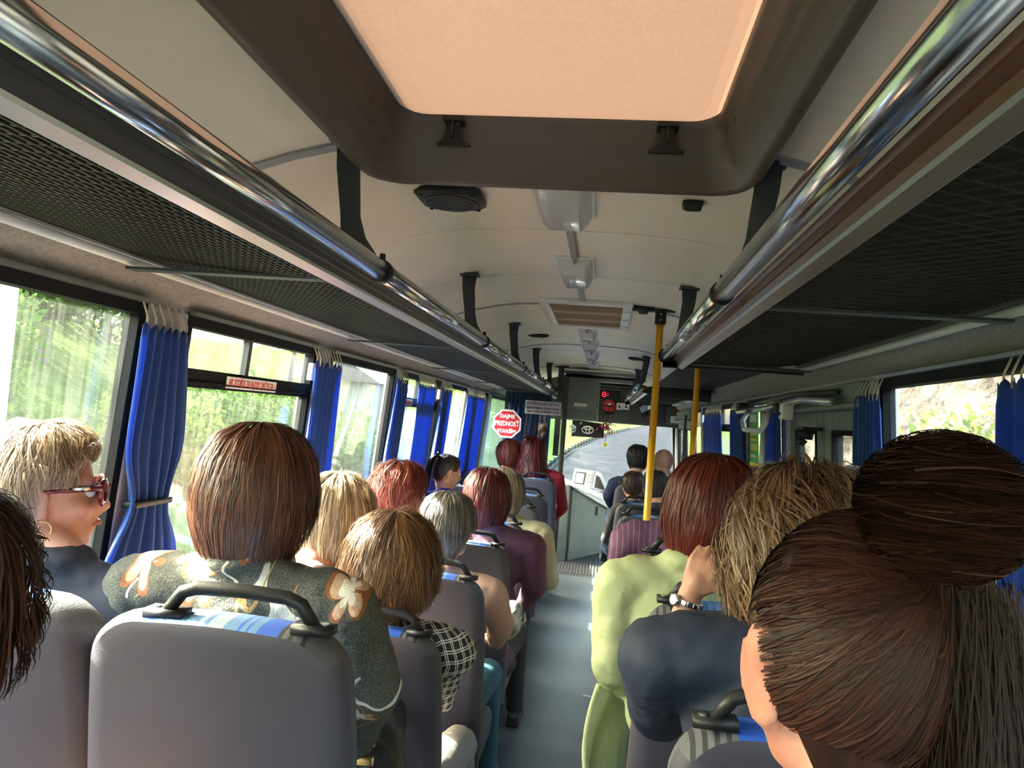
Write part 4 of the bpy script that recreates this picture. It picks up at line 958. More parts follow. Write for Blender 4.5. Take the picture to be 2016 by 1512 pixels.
    if parts:
        for Pp,wd,lo,hi in parts:
            V,Fq,sh=ribbons(Pp,wd,rng.uniform(lo,hi,len(Pp)),'p'); Vs.append(V);Fs.append(Fq+off);Ss.append(sh); off+=len(V)
    me=npmesh('hair',np.concatenate(Vs),np.concatenate(Fs)); me.polygons.foreach_set('use_smooth',[True]*len(me.polygons))
    at_=me.attributes.new('shade','FLOAT','POINT'); at_.data.foreach_set('value',np.concatenate(Ss).astype(np.float32))
    o=link('hair',me,HM[m],root); o.matrix_local=Hm; return o
def head_prims(Hm, s=1.0, es=1.0):
    R3=Hm.to_3x3(); sc=s
    def e(c,r,rot=None): return ('e',Hm@(Vector(c)*sc),tuple(x*sc for x in r),(R3@rot if rot else R3))
    def c(a,b,r0,r1): return ('c',Hm@(Vector(a)*sc),Hm@(Vector(b)*sc),r0*sc,r1*sc)
    P=[e((0,-.012,.022),(.077,.096,.086)),e((0,.028,-.035),(.064,.066,.075)),e((0,.045,-.085),(.045,.045,.036)),e((0,.070,-.100),(.022,.020,.018)),
       c((0,.088,.0),(0,.108,-.032),.009,.014),e((-.011,.098,-.038),(.009,.009,.008)),e((.011,.098,-.038),(.009,.009,.008)),
       c((-.040,.074,.020),(.040,.074,.020),.013,.013),e((-.042,.060,-.035),(.026,.026,.024)),e((.042,.060,-.035),(.026,.026,.024)),
       c((-.014,.092,-.064),(.014,.092,-.064),.008,.008),c((-.010,.088,-.076),(.010,.088,-.076),.008,.008),
       c((-.05,.0,-.07),(-.02,.055,-.095),.026,.024),c((.05,.0,-.07),(.02,.055,-.095),.026,.024)]
    if 1:
        for sx in (-1,1):
            rt=Euler((math.radians(-12),0,math.radians(-sx*24))).to_matrix()
            P+= [e((sx*(.083+.006*(es-1)),-.010,-.020),(.0085,.020*es,.033*es),rt),e((sx*.086,-.018,.004),(.010,.012*es,.018*es),rt),e((sx*.080,.000,-.037*es),(.009,.011,.012*es),rt)]
    return P
def hand_prims(w, d, palm, s=1.0, curl=.6, side=1):
    """w wrist, d direction of the hand, palm normal"""
    w=Vector(w); d=Vector(d).normalized(); n_=Vector(palm); n_=(n_-d*n_.dot(d)).normalized(); x=d.cross(n_)*-side
    P=[('c',w,w+d*.03*s,.024*s,.026*s)]
    kn=[w+d*(.085-.006*abs(i-1))*s+x*(-.033+.0215*i)*s for i in range(4)]
    for i in range(4): P.append(('c',w+d*.02*s+x*(-.018+.012*i)*s,kn[i],.0155*s,.0112*s))
    ln=(.040,.045,.042,.034)
    for i in range(4):
        a=kn[i]; dd=d
        for k,(l,r) in enumerate(((ln[i],.0092),(ln[i]*.62,.0084),(ln[i]*.5,.0076))):
            an=curl*(.6+.4*k); dd=(dd*math.cos(an)+n_*math.sin(an)).normalized(); nn=(n_*math.cos(an)-dd*0) ; b=a+dd*l*s
            P.append(('c',a,b,r*s,r*.92*s)); a=b
            n_=(n_-dd*n_.dot(dd)).normalized()
        n_=Vector(palm); n_=(n_-d*n_.dot(d)).normalized()
    t0=w+d*.02*s-x*.022*s; t1=t0+(d*.6-x*.7+n_*.35).normalized()*.042*s; t2=t1+(d*.85-x*.2+n_*.45).normalized()*.034*s; t3=t2+(d*.8+n_*.6).normalized()*.024*s
    P+=[('c',t0,t1,.016*s,.012*s),('c',t1,t2,.0115*s,.010*s),('c',t2,t3,.010*s,.0085*s)]
    return P
_eye=None
SHOE=MB(); SHOE.loft([[Vector((x*w_,y,z)) for x,z in ((-1,0),(-1,.02),(-.8,h_),(.8,h_),(1,.02),(1,0))] for y,w_,h_ in ((-.06,.025,.05),(-.05,.032,.075),(.0,.034,.08),(.06,.036,.06),(.12,.042,.045),(.17,.036,.035),(.20,.02,.022))])
_shoe=SHOE.mesh('shoe',.006)
def _smallball(r):
    bm=bmesh.new(); bmesh.ops.create_uvsphere(bm,u_segments=14,v_segments=10,radius=r); me=bpy.data.meshes.new('eye'); bm.to_mesh(me); bm.free()
    me.polygons.foreach_set('use_smooth',[True]*len(me.polygons)); return me
_eyeme=_smallball(.0125); _irisme=_smallball(.0065)
PEOPLE={}
def person(key,label,hp,seatY,cush,floorz,yaw=0,nod=0,roll=0,hs=1.0,hkw=None,top='x',legs='x',bulk=1.0,sw=.175,vox=.011,chest=None,hands=True,armL=None,armR=None,legspread=.11,sleeve=1.0,collar=True,shoe='leather',wrinkle=(.05,.012),skin='skin',kneey=.46,feety=.50,legL=None,elb=.055,es=1.1,topname='jacket',zhip=None,hair_on=True,sl=1.0,seatx=None):
    H=Vector(hp); sx_=seatx if seatx is not None else H.x
    Rl=Vector((sx_,seatY+.17,cush)); root=thing('person',label,'person',tuple(Rl))
    Hm=Matrix.Translation(H-Rl)@Euler((math.radians(nod),math.radians(roll),math.radians(yaw)),'YXZ').to_matrix().to_4x4()
    hl=H-Rl; C=Vector(chest)-Rl if chest else Vector((hl.x*.8,hl.y*.55-.02,hl.z-.15*hs))  # base of neck
    P=Vector((0,.0,.09)); b=bulk
    body=head_prims(Hm,hs,es); nb=C+Vector((0,.0,-.01)); hn=Hm@Vector((0,-.028,-.065))
    body+=[('c',hn,nb,.050*hs,.060*hs)]
    ch=C+Vector((0,.02,-.15*hs)); mid=(ch+P)/2
    tor=lambda k:[('e',ch,(.165*b*k,.115*b*k,.16*k*hs)),('e',mid,(.155*b*k,.120*b*k,.17*k*hs)),('e',P,(.175*b*k,.135*b*k,.12*k)),('c',C+Vector((-sw*.8,0,-.065*hs)),C+Vector((sw*.8,0,-.065*hs)),.062*k*b,.062*k*b),
        ('c',C+Vector((0,-.01,-.02)),C+Vector((-sw*.85,0,-.062*hs)),.050*k,.048*k),('c',C+Vector((0,-.01,-.02)),C+Vector((sw*.85,0,-.062*hs)),.050*k,.048*k)]
    arms=[]
    for sd,A in ((-1,armL),(1,armR)):
        S0=C+Vector((sd*sw,0,-.075*hs))
        if A: E,Wr,hd,pn,cu=[Vector(v) if not isinstance(v,(int,float)) else v for v in A]; E=E-Rl; Wr=Wr-Rl
        else: E=S0+Vector((sd*elb,.09,-.26*hs)); Wr=Vector((P.x+sd*.10,P.y+.27,P.z+.10)); hd=Vector((-sd*.5,.8,-.15)); pn=Vector((0,0,-1)); cu=.35
        arms.append((sd,S0,E,Wr,hd,pn,cu))
        body+=[('c',S0,E,.042*b,.036*b),('c',E,Wr,.036*b,.024*hs)]+hand_prims(Wr,hd,pn,hs*(.95 if key!='RP2' else .86),cu,sd)
    body+=tor(.84)
    lg=[]
    for sd in (-1,1):
        hip=P+Vector((sd*.085,.02,-.01)); K_=Vector((sd*legspread,kneey-.17+.14,.10)); An=Vector((sd*legspread*1.05,feety-.17+.14,floorz-cush+.09))
        if legL and sd==-1: K_=Vector(legL[0])-Rl; An=Vector(legL[1])-Rl
        lg.append((hip,K_,An)); body+=[('c',hip,K_,.068*b,.052),('c',K_,An,.048,.034),('c',An,An+Vector((0,.10,-.05)),.032,.026)]
    link('body',blob('body',body,vox,3),skin,root)
    # clothing
    t=tor(1.0)
    if collar: t+=[('e',C+Vector((0,-.008,.005)),(.072*hs,.070*hs,.034))]
    for sd,S0,E,Wr,hd,pn,cu in arms:
        t.append(('c',S0,E,.060*b,.052*b))
        if sleeve>=1: t.append(('c',E,E+(Wr-E)*.93,.052*b,.037*b))
        elif sleeve>0.2: pass
    tm_=blob(topname,t,max(vox*.95,.008),4,wrinkle)
    link(topname,tm_,top,root)
    L_=[]
    for hip,K_,An in lg: L_+=[('c',hip,K_,.082*b,.064),('c',K_,An,.060,.046)]
    L_.append(('e',P+Vector((0,.02,-.02)),(.185*b,.14*b,.10)))
    link('trousers',blob('trousers',L_,max(vox,.011),4,(.06,.01)),legs,root)
    for hip,K_,An in lg:
        link('shoe',_shoe,shoe,root,loc=An+Vector((0,.01,-.088)))
    for sd in (-1,1):
        e=link('eye',_eyeme,'eyewhite',root); e.matrix_local=Hm@Matrix.Translation(Vector((sd*.031,.078,.0))*hs)@Matrix.Scale(hs,4)
        i=link('iris',_irisme,'iris',e); i.matrix_local=Matrix.Translation((0,.0085,-.001))
    lp=MB(); lp.tube([Hm@(Vector(v)*hs) for v in ((-.022,.091,-.068),(-.008,.101,-.066),(.008,.101,-.066),(.022,.091,-.068))],[.003,.006,.006,.003],8); lp.build('lips','lip',root,True)
    if hkw is not None: hair(root,Hm@Matrix.Scale(hs,4),**hkw)
    PEOPLE[key]=(root,Hm,Rl); return root,Hm,Rl
# ---- clothing materials
def flat(name,c,**k): M[name]=mat(name,c,k.pop('rough',.85),bump=k.pop('bump',(350,.35)),**k)
flat('navy_suit',(.016,.017,.028)); flat('pink_jacket',(.42,.30,.33)); flat('dark_cloth',(.02,.02,.023)); flat('white_spotted',(.6,.58,.56),var=(30,(.05,.05,.07)))
flat('peach_top',(.46,.28,.21)); flat('teal_jeans',(.02,.09,.12)); flat('purple_coat',(.095,.035,.065)); flat('cream_jacket',(.40,.36,.22)); flat('royal_blue',(.02,.04,.30)); flat('crimson_jacket',(.25,.008,.02))
flat('lime_jacket',(.40,.45,.24),rough=.65,bump=(11,.9,.014)); flat('navy_top',(.012,.018,.040),rough=.75); flat('grey_trousers',(.20,.185,.17)); flat('jeans',(.10,.15,.22),var=(12,(.03,.045,.08))); flat('navy_jacket',(.018,.022,.06)); flat('grey_wool',(.2,.2,.2)); flat('beige_top',(.5,.42,.32)); flat('white_shirt',(.7,.7,.7))
def math_(t,op,a,b=None):
    n_=t.nodes.new('ShaderNodeMath'); n_.operation=op
    for i,v in enumerate((a,b)):
        if v is None: continue
        if isinstance(v,(int,float)): n_.inputs[i].default_value=v
        else: t.links.new(v,n_.inputs[i])
    return n_.outputs[0]
def mixc(t,f,a,b):
    mx=t.nodes.new('ShaderNodeMix'); mx.data_type='RGBA'
    if isinstance(f,(int,float)): mx.inputs[0].default_value=f
    else: t.links.new(f,mx.inputs[0])
    for i,v in ((6,a),(7,b)):
        if isinstance(v,tuple): mx.inputs[i].default_value=(*v,1)
        else: t.links.new(v,mx.inputs[i])
    return mx.outputs[2]
def plaid():
    m=mat('black_white_plaid',(.02,.02,.02),.85); t,N,L,b=nodes(m); tc=N('ShaderNodeTexCoord')
    ns=N('ShaderNodeTexNoise'); ns.inputs['Scale'].default_value=9; L(tc.outputs['Object'],ns.inputs[0])
    ad=N('ShaderNodeVectorMath'); ad.operation='SCALE'; ad.inputs['Scale'].default_value=.035; L(ns.outputs['Color'],ad.inputs[0])
    a2=N('ShaderNodeVectorMath'); a2.operation='ADD'; L(tc.outputs['Object'],a2.inputs[0]); L(ad.outputs[0],a2.inputs[1])
    mp=N('ShaderNodeMapping'); mp.inputs['Rotation'].default_value=(.1,.35,.15); L(a2.outputs[0],mp.inputs[0])
    sp=N('ShaderNodeSeparateXYZ'); L(mp.outputs[0],sp.inputs[0]); xy=math_(t,'ADD',sp.outputs['X'],math_(t,'MULTIPLY',sp.outputs['Y'],.8))
    def lines(c,p):
        f=math_(t,'FRACT',math_(t,'MULTIPLY',c,1/p)); a=math_(t,'LESS_THAN',math_(t,'ABSOLUTE',math_(t,'SUBTRACT',f,.2)),.045); b_=math_(t,'LESS_THAN',math_(t,'ABSOLUTE',math_(t,'SUBTRACT',f,.42)),.045); return math_(t,'MAXIMUM',a,b_)
    f=math_(t,'MAXIMUM',lines(xy,.028),lines(sp.outputs['Z'],.028)); L(mixc(t,f,(.015,.014,.016),(.62,.58,.54)),b.inputs['Base Color']); M['plaid']=m
plaid()
def pin():
    m=mat('purple_pinstripe',(.1,.04,.08),.8,bump=(300,.3)); t,N,L,b=nodes(m); tc=N('ShaderNodeTexCoord'); w_=N('ShaderNodeTexWave'); w_.bands_direction='X'; w_.inputs['Scale'].default_value=17; w_.inputs['Distortion'].default_value=2.2; w_.inputs['Detail'].default_value=1; w_.inputs['Detail Scale'].default_value=.6
    L(tc.outputs['Object'],w_.inputs[0]); f=math_(t,'GREATER_THAN',w_.outputs['Fac'],.93); L(mixc(t,f,(.095,.035,.075),(.20,.10,.165)),b.inputs['Base Color']); M['pinstripe']=m
pin()
def floral():
    m=mat('floral_tweed',(.1,.1,.08),.9,bump=(260,.6)); t,N,L,b=nodes(m); tc=N('ShaderNodeTexCoord')
    n1=N('ShaderNodeTexNoise'); n1.inputs['Scale'].default_value=420; n1.inputs['Detail'].default_value=3; L(tc.outputs['Object'],n1.inputs[0])
    base=mixc(t,math_(t,'GREATER_THAN',n1.outputs['Fac'],.52),(.045,.048,.038),(.115,.11,.085))
    sp=N('ShaderNodeSeparateXYZ'); L(tc.outputs['Object'],sp.inputs[0])
    cb_=N('ShaderNodeCombineXYZ'); L(sp.outputs['X'],cb_.inputs[0]); L(math_(t,'SUBTRACT',sp.outputs['Z'],math_(t,'MULTIPLY',sp.outputs['Y'],.7)),cb_.inputs[1])
    # vines
    for sc,th,dist,col in ((5.5,.028,5,(.62,.57,.47)),(8,.016,4,(.40,.25,.10))):
        n2=N('ShaderNodeTexNoise'); n2.inputs['Scale'].default_value=sc; n2.inputs['Detail'].default_value=.6; n2.inputs['Distortion'].default_value=1.0; L(cb_.outputs[0],n2.inputs[0])
        f=math_(t,'LESS_THAN',math_(t,'ABSOLUTE',math_(t,'SUBTRACT',n2.outputs['Fac'],.5)),th*.42); 
        n4=N('ShaderNodeTexNoise'); n4.inputs['Scale'].default_value=3.3; L(cb_.outputs[0],n4.inputs[0])
        f=math_(t,'MULTIPLY',f,math_(t,'GREATER_THAN',n4.outputs['Fac'],.47)); base=mixc(t,f,base,col)
    # five petalled flowers
    v=N('ShaderNodeTexVoronoi'); v.inputs['Scale'].default_value=8; v.inputs['Randomness'].default_value=.75; v.voronoi_dimensions='2D'; L(cb_.outputs[0],v.inputs['Vector'])
    sb=N('ShaderNodeVectorMath'); sb.operation='SUBTRACT'; L(cb_.outputs[0],sb.inputs[0]); 
    L(v.outputs['Position'],sb.inputs[1]); s2_=N('ShaderNodeSeparateXYZ'); L(sb.outputs[0],s2_.inputs[0])
    cs_=N('ShaderNodeSeparateColor'); L(v.outputs['Color'],cs_.inputs[0])
    an=math_(t,'ADD',math_(t,'ARCTAN2',s2_.outputs['Y'],s2_.outputs['X']),math_(t,'MULTIPLY',cs_.outputs[0],6))
    pet=math_(t,'ABSOLUTE',math_(t,'COSINE',math_(t,'MULTIPLY',an,2.5))); ln_=N('ShaderNodeVectorMath'); ln_.operation='LENGTH'; L(sb.outputs[0],ln_.inputs[0])
    rad=ln_.outputs['Value']; lim=math_(t,'MULTIPLY',math_(t,'ADD',math_(t,'MULTIPLY',pet,.034),.010),math_(t,'GREATER_THAN',cs_.outputs[1],.22))
    inn=math_(t,'LESS_THAN',rad,lim); edge=math_(t,'GREATER_THAN',rad,math_(t,'MULTIPLY',lim,.80))
    n3=N('ShaderNodeTexNoise'); n3.inputs['Scale'].default_value=70; n3.inputs['Detail'].default_value=3; L(tc.outputs['Object'],n3.inputs[0])
    pc=mixc(t,n3.outputs['Fac'],(.36,.13,.04),(.72,.55,.38)); pc=mixc(t,math_(t,'LESS_THAN',rad,math_(t,'MULTIPLY',lim,.42)),pc,(.78,.72,.60)); pc=mixc(t,edge,pc,(.25,.09,.03))
    L(mixc(t,inn,base,pc),b.inputs['Base Color']); M['floral']=m
floral()
SZ1=ZC-.335; 
# ---- left side
A=at(512,966,1.42)
root,Hm,Rl=person('LA','woman with auburn bob in grey green floral tweed jacket on the nearest left seat',A,1.12,.66,.19,hkw=dict(style='bobtaper',m='auburn',n=8000,wid=.0017,fringe=.05,side=-.05,seed=1,frizz=.005,wave=.0022,clump=130,K=10),top='floral',legs='dark_cloth',vox=.008,sw=.205,bulk=1.08,armR=(tuple(at(735,1350,1.42)),tuple(at(690,1480,1.68)),(-.3,.8,-.2),(0,0,-1),.3),seatx=-.585,chest=tuple(A+Vector((.0,-.04,-.125))),wrinkle=(.05,.016),yaw=-6)
t=MB(); t.tube([Hm@Vector((.088,-.005,-.055)),Hm@Vector((.091,-.006,-.068))],[.004,.006],8); t.build('earring','gold',root,True)
t=MB(); t.tube([Hm@Vector((.05,.03,-.115)),Hm@Vector((.085,-.01,-.155)),Hm@Vector((.06,-.05,-.165)),Hm@Vector((0,-.06,-.165)),Hm@Vector((-.06,-.04,-.165))],[.016,.018,.014,.012,.012],8); t.build('scarf',mat('cream_scarf',(.75,.70,.5),.8),root,True)
B=at(88,962,1.42)
root,Hm,Rl=person('LB','woman with short ash blonde hair, dark red sunglasses and navy suit, head turned right',B,1.14,.66,.19,yaw=-52,hkw=dict(style='short',m='ashblonde',n=7500,wid=.0018,fringe=.06,side=.016,cutear=True,seed=2,frizz=.012,wave=.006,clump=110,sy=1.02,drift=.6,thick=1.04,K=10),elb=-.02,top='navy_suit',legs='dark_cloth',vox=.0075,sw=.185,bulk=1.0,seatx=-.97,chest=tuple(at(118,1105,1.38)))
gl=mat('dark_red_sunglass_plastic',(.16,.01,.015),.15,coat=.5); 
t=MB(); t.tube([Hm@Vector(v) for v in ((.074,.095,.012),(.088,.06,.010),(.090,.0,.004),(.086,-.022,-.008))],[.007,.006,.004,.003],8); t.tube([Hm@Vector(v) for v in ((-.074,.095,.012),(-.088,.06,.010),(-.090,.0,.004),(-.086,-.022,-.008))],[.007,.006,.004,.003],8); t.tube([Hm@Vector((-.012,.113,.01)),Hm@Vector((.012,.113,.01))],.004,8)
sgp=t.build('sunglasses',gl,root,True)
for sx in (-1,1):
    t=MB(); t.tube([Hm@Vector((sx*(.041)+.030*math.cos(a)*1.05,.108-.010*abs(math.cos(a)*1.05+sx)*.6,.0+.024*math.sin(a))) for a in np.linspace(0,2*PI,20,endpoint=False)],.005,8,closed=True); t.build('rim',gl,sgp,True)
    t=MB(); t.add([Hm@Vector((sx*(.041)+.030*math.cos(a)*1.05,.107-.010*abs(math.cos(a)*1.05+sx)*.6,.0+.024*math.sin(a))) for a in np.linspace(0,2*PI,20,endpoint=False)],[tuple(range(20))]); t.build('lens',mat('dark_lens',(.02,.01,.012),.05),sgp)
t=MB(); t.tube([Hm@Vector((.090,.045,.012)),Hm@Vector((.091,.075,.012))],.006,8); t.build('hinge_ornament','steel',sgp,True)
t=MB(); t.tube([Hm@(Vector((.090,.0,-.068))+Vector((0,.017*math.cos(a),.017*math.sin(a)))) for a in np.linspace(0,2*PI,20,endpoint=False)],.0013,6,closed=True); t.build('hoop_earring','gold',root,True)
C_=at(-150,1165,.80)
person('LC','passenger with dark brown hair cut off by the left edge of the photo',C_,.5,.66,.19,hkw=dict(style='bob',m='darkbrown',n=2500,wid=.003,seed=3,sy=1,frizz=.01,wave=.005),top='dark_cloth',legs='dark_cloth',seatx=C_.x)
CU=ZC-.555-.66+.03
D=at(668,1012,2.32)
person('LD','woman with pale blonde hair in light pink jacket by the left window',D,1.9,CU,0,hkw=dict(style='bob',m='paleblonde',n=4200,wid=.0024,seed=4,frizz=.010,wave=.005,thick=.92,fringe=.05),elb=-.02,top='pink_jacket',legs='grey_trousers',sw=.19,seatx=-.98,collar=True,yaw=-8)
E=at(778,1100,2.09)
root,Hm,Rl=person('LE','woman with golden brown bob in black and white plaid jacket',E,1.90,CU,0,hkw=dict(style='bob',m='goldbrown',n=6500,wid=.0023,seed=5,frizz=.013,wave=.007,thick=1.0,drift=.5,K=10),top='plaid',legs='grey_trousers',sw=.195,bulk=1.05,vox=.009,seatx=-.57,armR=(tuple(at(885,1290,2.22)),tuple(at(868,1385,2.45)),(-.4,.8,.1),(0,0,-1),.5),legL=None,legspread=.17,yaw=-12,kneey=.50)
Fh=at(790,972,2.98)
person('LF','passenger with short copper red hair, head turned right, by the left window',Fh,2.62,CU,0,yaw=-50,hkw=dict(style='short',m='copper',n=4200,wid=.0026,seed=6,frizz=.013,wave=.006,cutear=True,side=.0,fringe=.05,drift=.6,sy=1.05),elb=-.02,top='white_spotted',legs='dark_cloth',seatx=-1.0,skin='skinred',vox=.010)
G=at(884,1034,2.85)
person('LG','grey haired passenger in peach top and teal jeans on the left aisle',G,2.60,CU,0,hkw=dict(style='short',m='grey',n=4200,wid=.0024,seed=7,frizz=.005,wave=.003,cutear=True,side=-.01),top='peach_top',legs='teal_jeans',sw=.19,seatx=-.57,yaw=-18,legspread=.16,feety=.62,kneey=.52,vox=.010,skin='skinred',armR=(tuple(at(985,1230,2.9)),tuple(at(975,1262,3.1)),(-.3,.9,0),(0,0,-1),.5))
Hh=at(960,976,3.60)
person('LH','woman with dark wine red bob in purple coat on the left aisle',Hh,3.34,CU,0,hkw=dict(style='bobtaper',m='wine',n=3800,wid=.003,seed=8,frizz=.007,wave=.003,thick=.97),top='purple_coat',legs='dark_cloth',sw=.20,bulk=1.1,seatx=-.52,legspread=.15,feety=.6,topname='coat',chest=tuple(Hh+Vector((.03,-.02,-.14))),armR=(tuple(at(1052,1155,3.62)),tuple(at(1030,1190,3.85)),(-.3,.9,0),(0,0,-1),.5))
I=at(993,968,4.30)
person('LI','passenger with wheat grey hair in cream jacket, mostly hidden behind the wine red head',I,4.04,CU,0,hkw=dict(style='bobtaper',m='wheatgrey',n=2600,wid=.0035,seed=9,thick=1.0),top='cream_jacket',legs='dark_cloth',sw=.20,bulk=1.08,seatx=-.53,chest=tuple(I+Vector((.03,-.02,-.14))))
# ponytail girl
J=at(882,927,5.15)
tail=[]
r_=np.random.default_rng(4)
for k in range(260):
    a,b_=r_.normal(0,.013,2); tail.append([(a*.4,-.095+b_*.3,.085),(a*.8-.0,-.125+b_*.5,.075),(a,-.14+b_,.03),(a*1.2,-.14+b_,-.03),(a*1.2,-.13+b_,-.09),(a,-.12+b_*.8,-.15),(a*.6,-.115+b_*.5,-.20)])
root,Hm,Rl=person('LJ','girl with a dark brown ponytail in royal blue top, looking down to the right',J,4.88,CU-.02,0,yaw=-58,nod=-14,hs=.95,hkw=dict(style='pulled',m='brunette',n=2600,wid=.003,seed=10,frizz=.001,wave=.0,cutear=True,side=.01,fringe=.075,parts=[(np.array(tail),.004,.1,.6)],drift=.05),elb=-.02,top='royal_blue',legs='dark_cloth',seatx=-1.0,sw=.165,bulk=.9)
t=MB(); t.tube([Hm@Vector((.02*math.cos(a),-.112+.004*math.sin(a),.080+.018*math.sin(a))) for a in np.linspace(0,2*PI,14,endpoint=False)],.006,6,closed=True); t.build('hair_tie','black',root,True)
K_=at(1003,893,6.80)
person('LK','passenger with short reddish hair and blue collar beside the long red haired woman',K_,6.54,ZC-.50-.66,0,hkw=dict(style='short',m='copper',n=1800,wid=.004,seed=11,frizz=.01,cutear=True),elb=-.02,top='navy_jacket',legs='dark_cloth',vox=.013,seatx=-.93,sw=.15,yaw=-10)
Lh=at(1049,889,6.78)
person('LL','woman with long dark red hair in crimson jacket near the glass partition',Lh,6.52,ZC-.50-.66,0,hkw=dict(style='long',m='crimson',n=3600,wid=.004,seed=12,frizz=.012,wave=.009,thick=.98),top='crimson_jacket',legs='dark_cloth',vox=.013,seatx=-.585,sw=.20,chest=tuple(Lh+Vector((.04,-.02,-.14))))
# ---- right side
CR=ZC-.39-.60
Q=at(1705,1292,.66)
# strands swept up and back into the bun
r_=np.random.default_rng(9); bun=Vector((.012,-.100,.112)); SW=[]
for k in range(9000):
    ph=r_.uniform(0,2*PI); th=r_.uniform(.55,2.3); d0=Vector((math.sin(th)*math.cos(ph),math.sin(th)*math.sin(ph),math.cos(th)))
    if d0.y>.55 and d0.z<.35: continue
    if d0.y>.1 and d0.z<-.15: continue
    if d0.z<-.80: continue
    if abs(d0.x)>.80 and -.42<d0.z<.06+r_.normal(0,.09) and d0.y>-.12+r_.normal(0,.13): continue
    bd=Vector((.12,-.70,.62)).normalized(); pts=[]
    jx=r_.normal(0,.012); sag=r_.normal(0,.10)
    for i in range(10):
        u=i/9; d=d0.slerp(bd,u*.97) if d0.angle(bd)>.05 else bd
        d=(d+Vector((0,0,-.22*math.sin(PI*u)))+Vector((sag*.3*math.sin(PI*u),0,0))).normalized()
        rr=1.075+.012*math.sin(PI*u)+jx*.5
        pts.append((d.x*.086*rr,d.y*.106*rr-.010,.014+d.z*.096*rr))
    SW.append(pts)
BN=[]
for k in range(4000):
    a0=r_.uniform(0,2*PI); zz=r_.uniform(-.95,1); tilt=r_.normal(0,.35); pts=[]; rr0=.051*r_.uniform(.93,1.07)
    for i in range(10):
        a=a0+i*.17; z_=max(-1,min(1,zz+tilt*.25*math.sin(i*.35))); q=math.sqrt(max(0,1-z_*z_))
        pts.append((bun.x+rr0*1.10*q*math.cos(a),bun.y+rr0*.95*q*math.sin(a),bun.z+.012+rr0*1.0*z_))
    BN.append(pts)
LS=[]  # loose hair hanging at the back right
for k in range(3600):
    a=-PI*.20+r_.uniform(-.27,.24)*PI; x0,y0=.080*math.cos(a),.100*math.sin(a); w0=r_.uniform(0,6); g_=r_.uniform(.86,1.16); z0=r_.uniform(-.03,.075); L0=r_.uniform(.18,.30); wv=r_.uniform(.002,.007); tx_=r_.normal(0,.010); pts=[]
    for i in range(10):
        u=i/9; f=g_*(1.0+.16*math.sin(PI*u*.8)); pts.append((x0*f+wv*math.sin(w0+u*6)+tx_*u,y0*f-.012+wv*math.cos(w0*1.3+u*5),z0-L0*u))
    LS.append(pts)
root,Hm,Rl=person('RP1','woman with dark brown hair swept into a high bun, filling the lower right corner',Q,.30,.64,.17,yaw=2,nod=-4,es=1.3,skin='skinred',hkw=dict(style='pulled',m='darkbrown',n=4,wid=.0001,seed=13,frizz=.002,wave=.001,cutear=True,side=.015,fringe=.07,parts=[(np.array(SW),.0013,.05,1.0),(np.array(BN),.0014,.0,.75),(np.array(LS),.0011,.0,.28)],drift=.05,thick=1.04),top='dark_cloth',legs='dark_cloth',vox=.007,seatx=.42,sw=.18,chest=tuple(Q+Vector((.0,-.03,-.16))))
bm=bmesh.new(); bmesh.ops.create_uvsphere(bm,u_segments=24,v_segments=16,radius=.049,matrix=Matrix.Translation(bun+Vector((0,0,.012)))@Matrix.Diagonal((1.08,.94,.98,1)))
me=bpy.data.meshes.new('bun'); bm.to_mesh(me); bm.free(); o=link('bun_core',me,mat('dark_bun',(.03,.013,.010),.5),root,True); o.matrix_local=Hm
P2=at(1588,1078,1.34)
elb=at(1296,1400,1.58); wri=at(1360,1166,1.60)
root,Hm,Rl=person('RP2','woman with curly brown blonde hair in navy top, raised left hand with bracelet watch',P2,1.10,.62,.17,hkw=dict(style='bob',m='curlblonde',n=6500,wid=.0022,seed=14,frizz=.016,wave=.011,curl=.28,thick=1.0,fringe=.05,sz=.95,clump=90,K=14,drift=.6),top='navy_top',legs='dark_cloth',vox=.0055,sw=.222,bulk=1.12,seatx=.38,chest=tuple(at(1585,1230,1.28)),sleeve=.3,collar=False,
    armL=(tuple(elb),tuple(wri),(.40,.02,.92),(.30,.95,0),1.15),nod=-4,topname='knit_top')
wl=wri-Rl; dv=(wri-elb).normalized(); u_=dv.orthogonal().normalized(); v_=dv.cross(u_)
br=thing('bracelet_watch','steel bracelet watch on the raised wrist','watch',tuple(wri))
for k in range(16):
    a=2*PI*k/16; c_=-dv*.022+(u_*math.cos(a)+v_*math.sin(a))*.0295; Rm=Matrix((v_*math.cos(a)-u_*math.sin(a),dv,u_*math.cos(a)+v_*math.sin(a))).transposed()
    t=MB(); t.obox(c_,(.0105,.012,.004),Rm); t.build('link','steel',br,bevel=.001)
# watch face towards the aisle side
fdir=Vector((-.8,-.5,.3)); fdir=(fdir-dv*fdir.dot(dv)).normalized(); c_=-dv*.022+fdir*.031
t=MB(); t.tube([c_,c_+fdir*.006],.013,20); t.build('watch_case','steel',br,True); t=MB(); t.tube([c_+fdir*.006,c_+fdir*.0068],.010,20); t.build('dial','signwhite',br)
P3=at(1400,1000,1.99)
root,Hm,Rl=person('RP3','woman with dark red bob in lime yellow jacket on the right aisle',P3,1.79,.62,.17,roll=4,hkw=dict(style='bobtaper',m='redbrown',n=6500,wid=.0022,seed=15,frizz=.006,wave=.003,thick=1.04,sz=1.04,clump=120,K=10),top='lime_jacket',legs='dark_cloth',vox=.009,sw=.165,bulk=1.12,seatx=.31,chest=tuple(at(1358,1105,1.95)),armL=(tuple(at(1208,1305,1.93)),tuple(at(1240,1370,2.12)),(.3,.9,-.2),(0,0,-1),.4),wrinkle=(.045,.011))
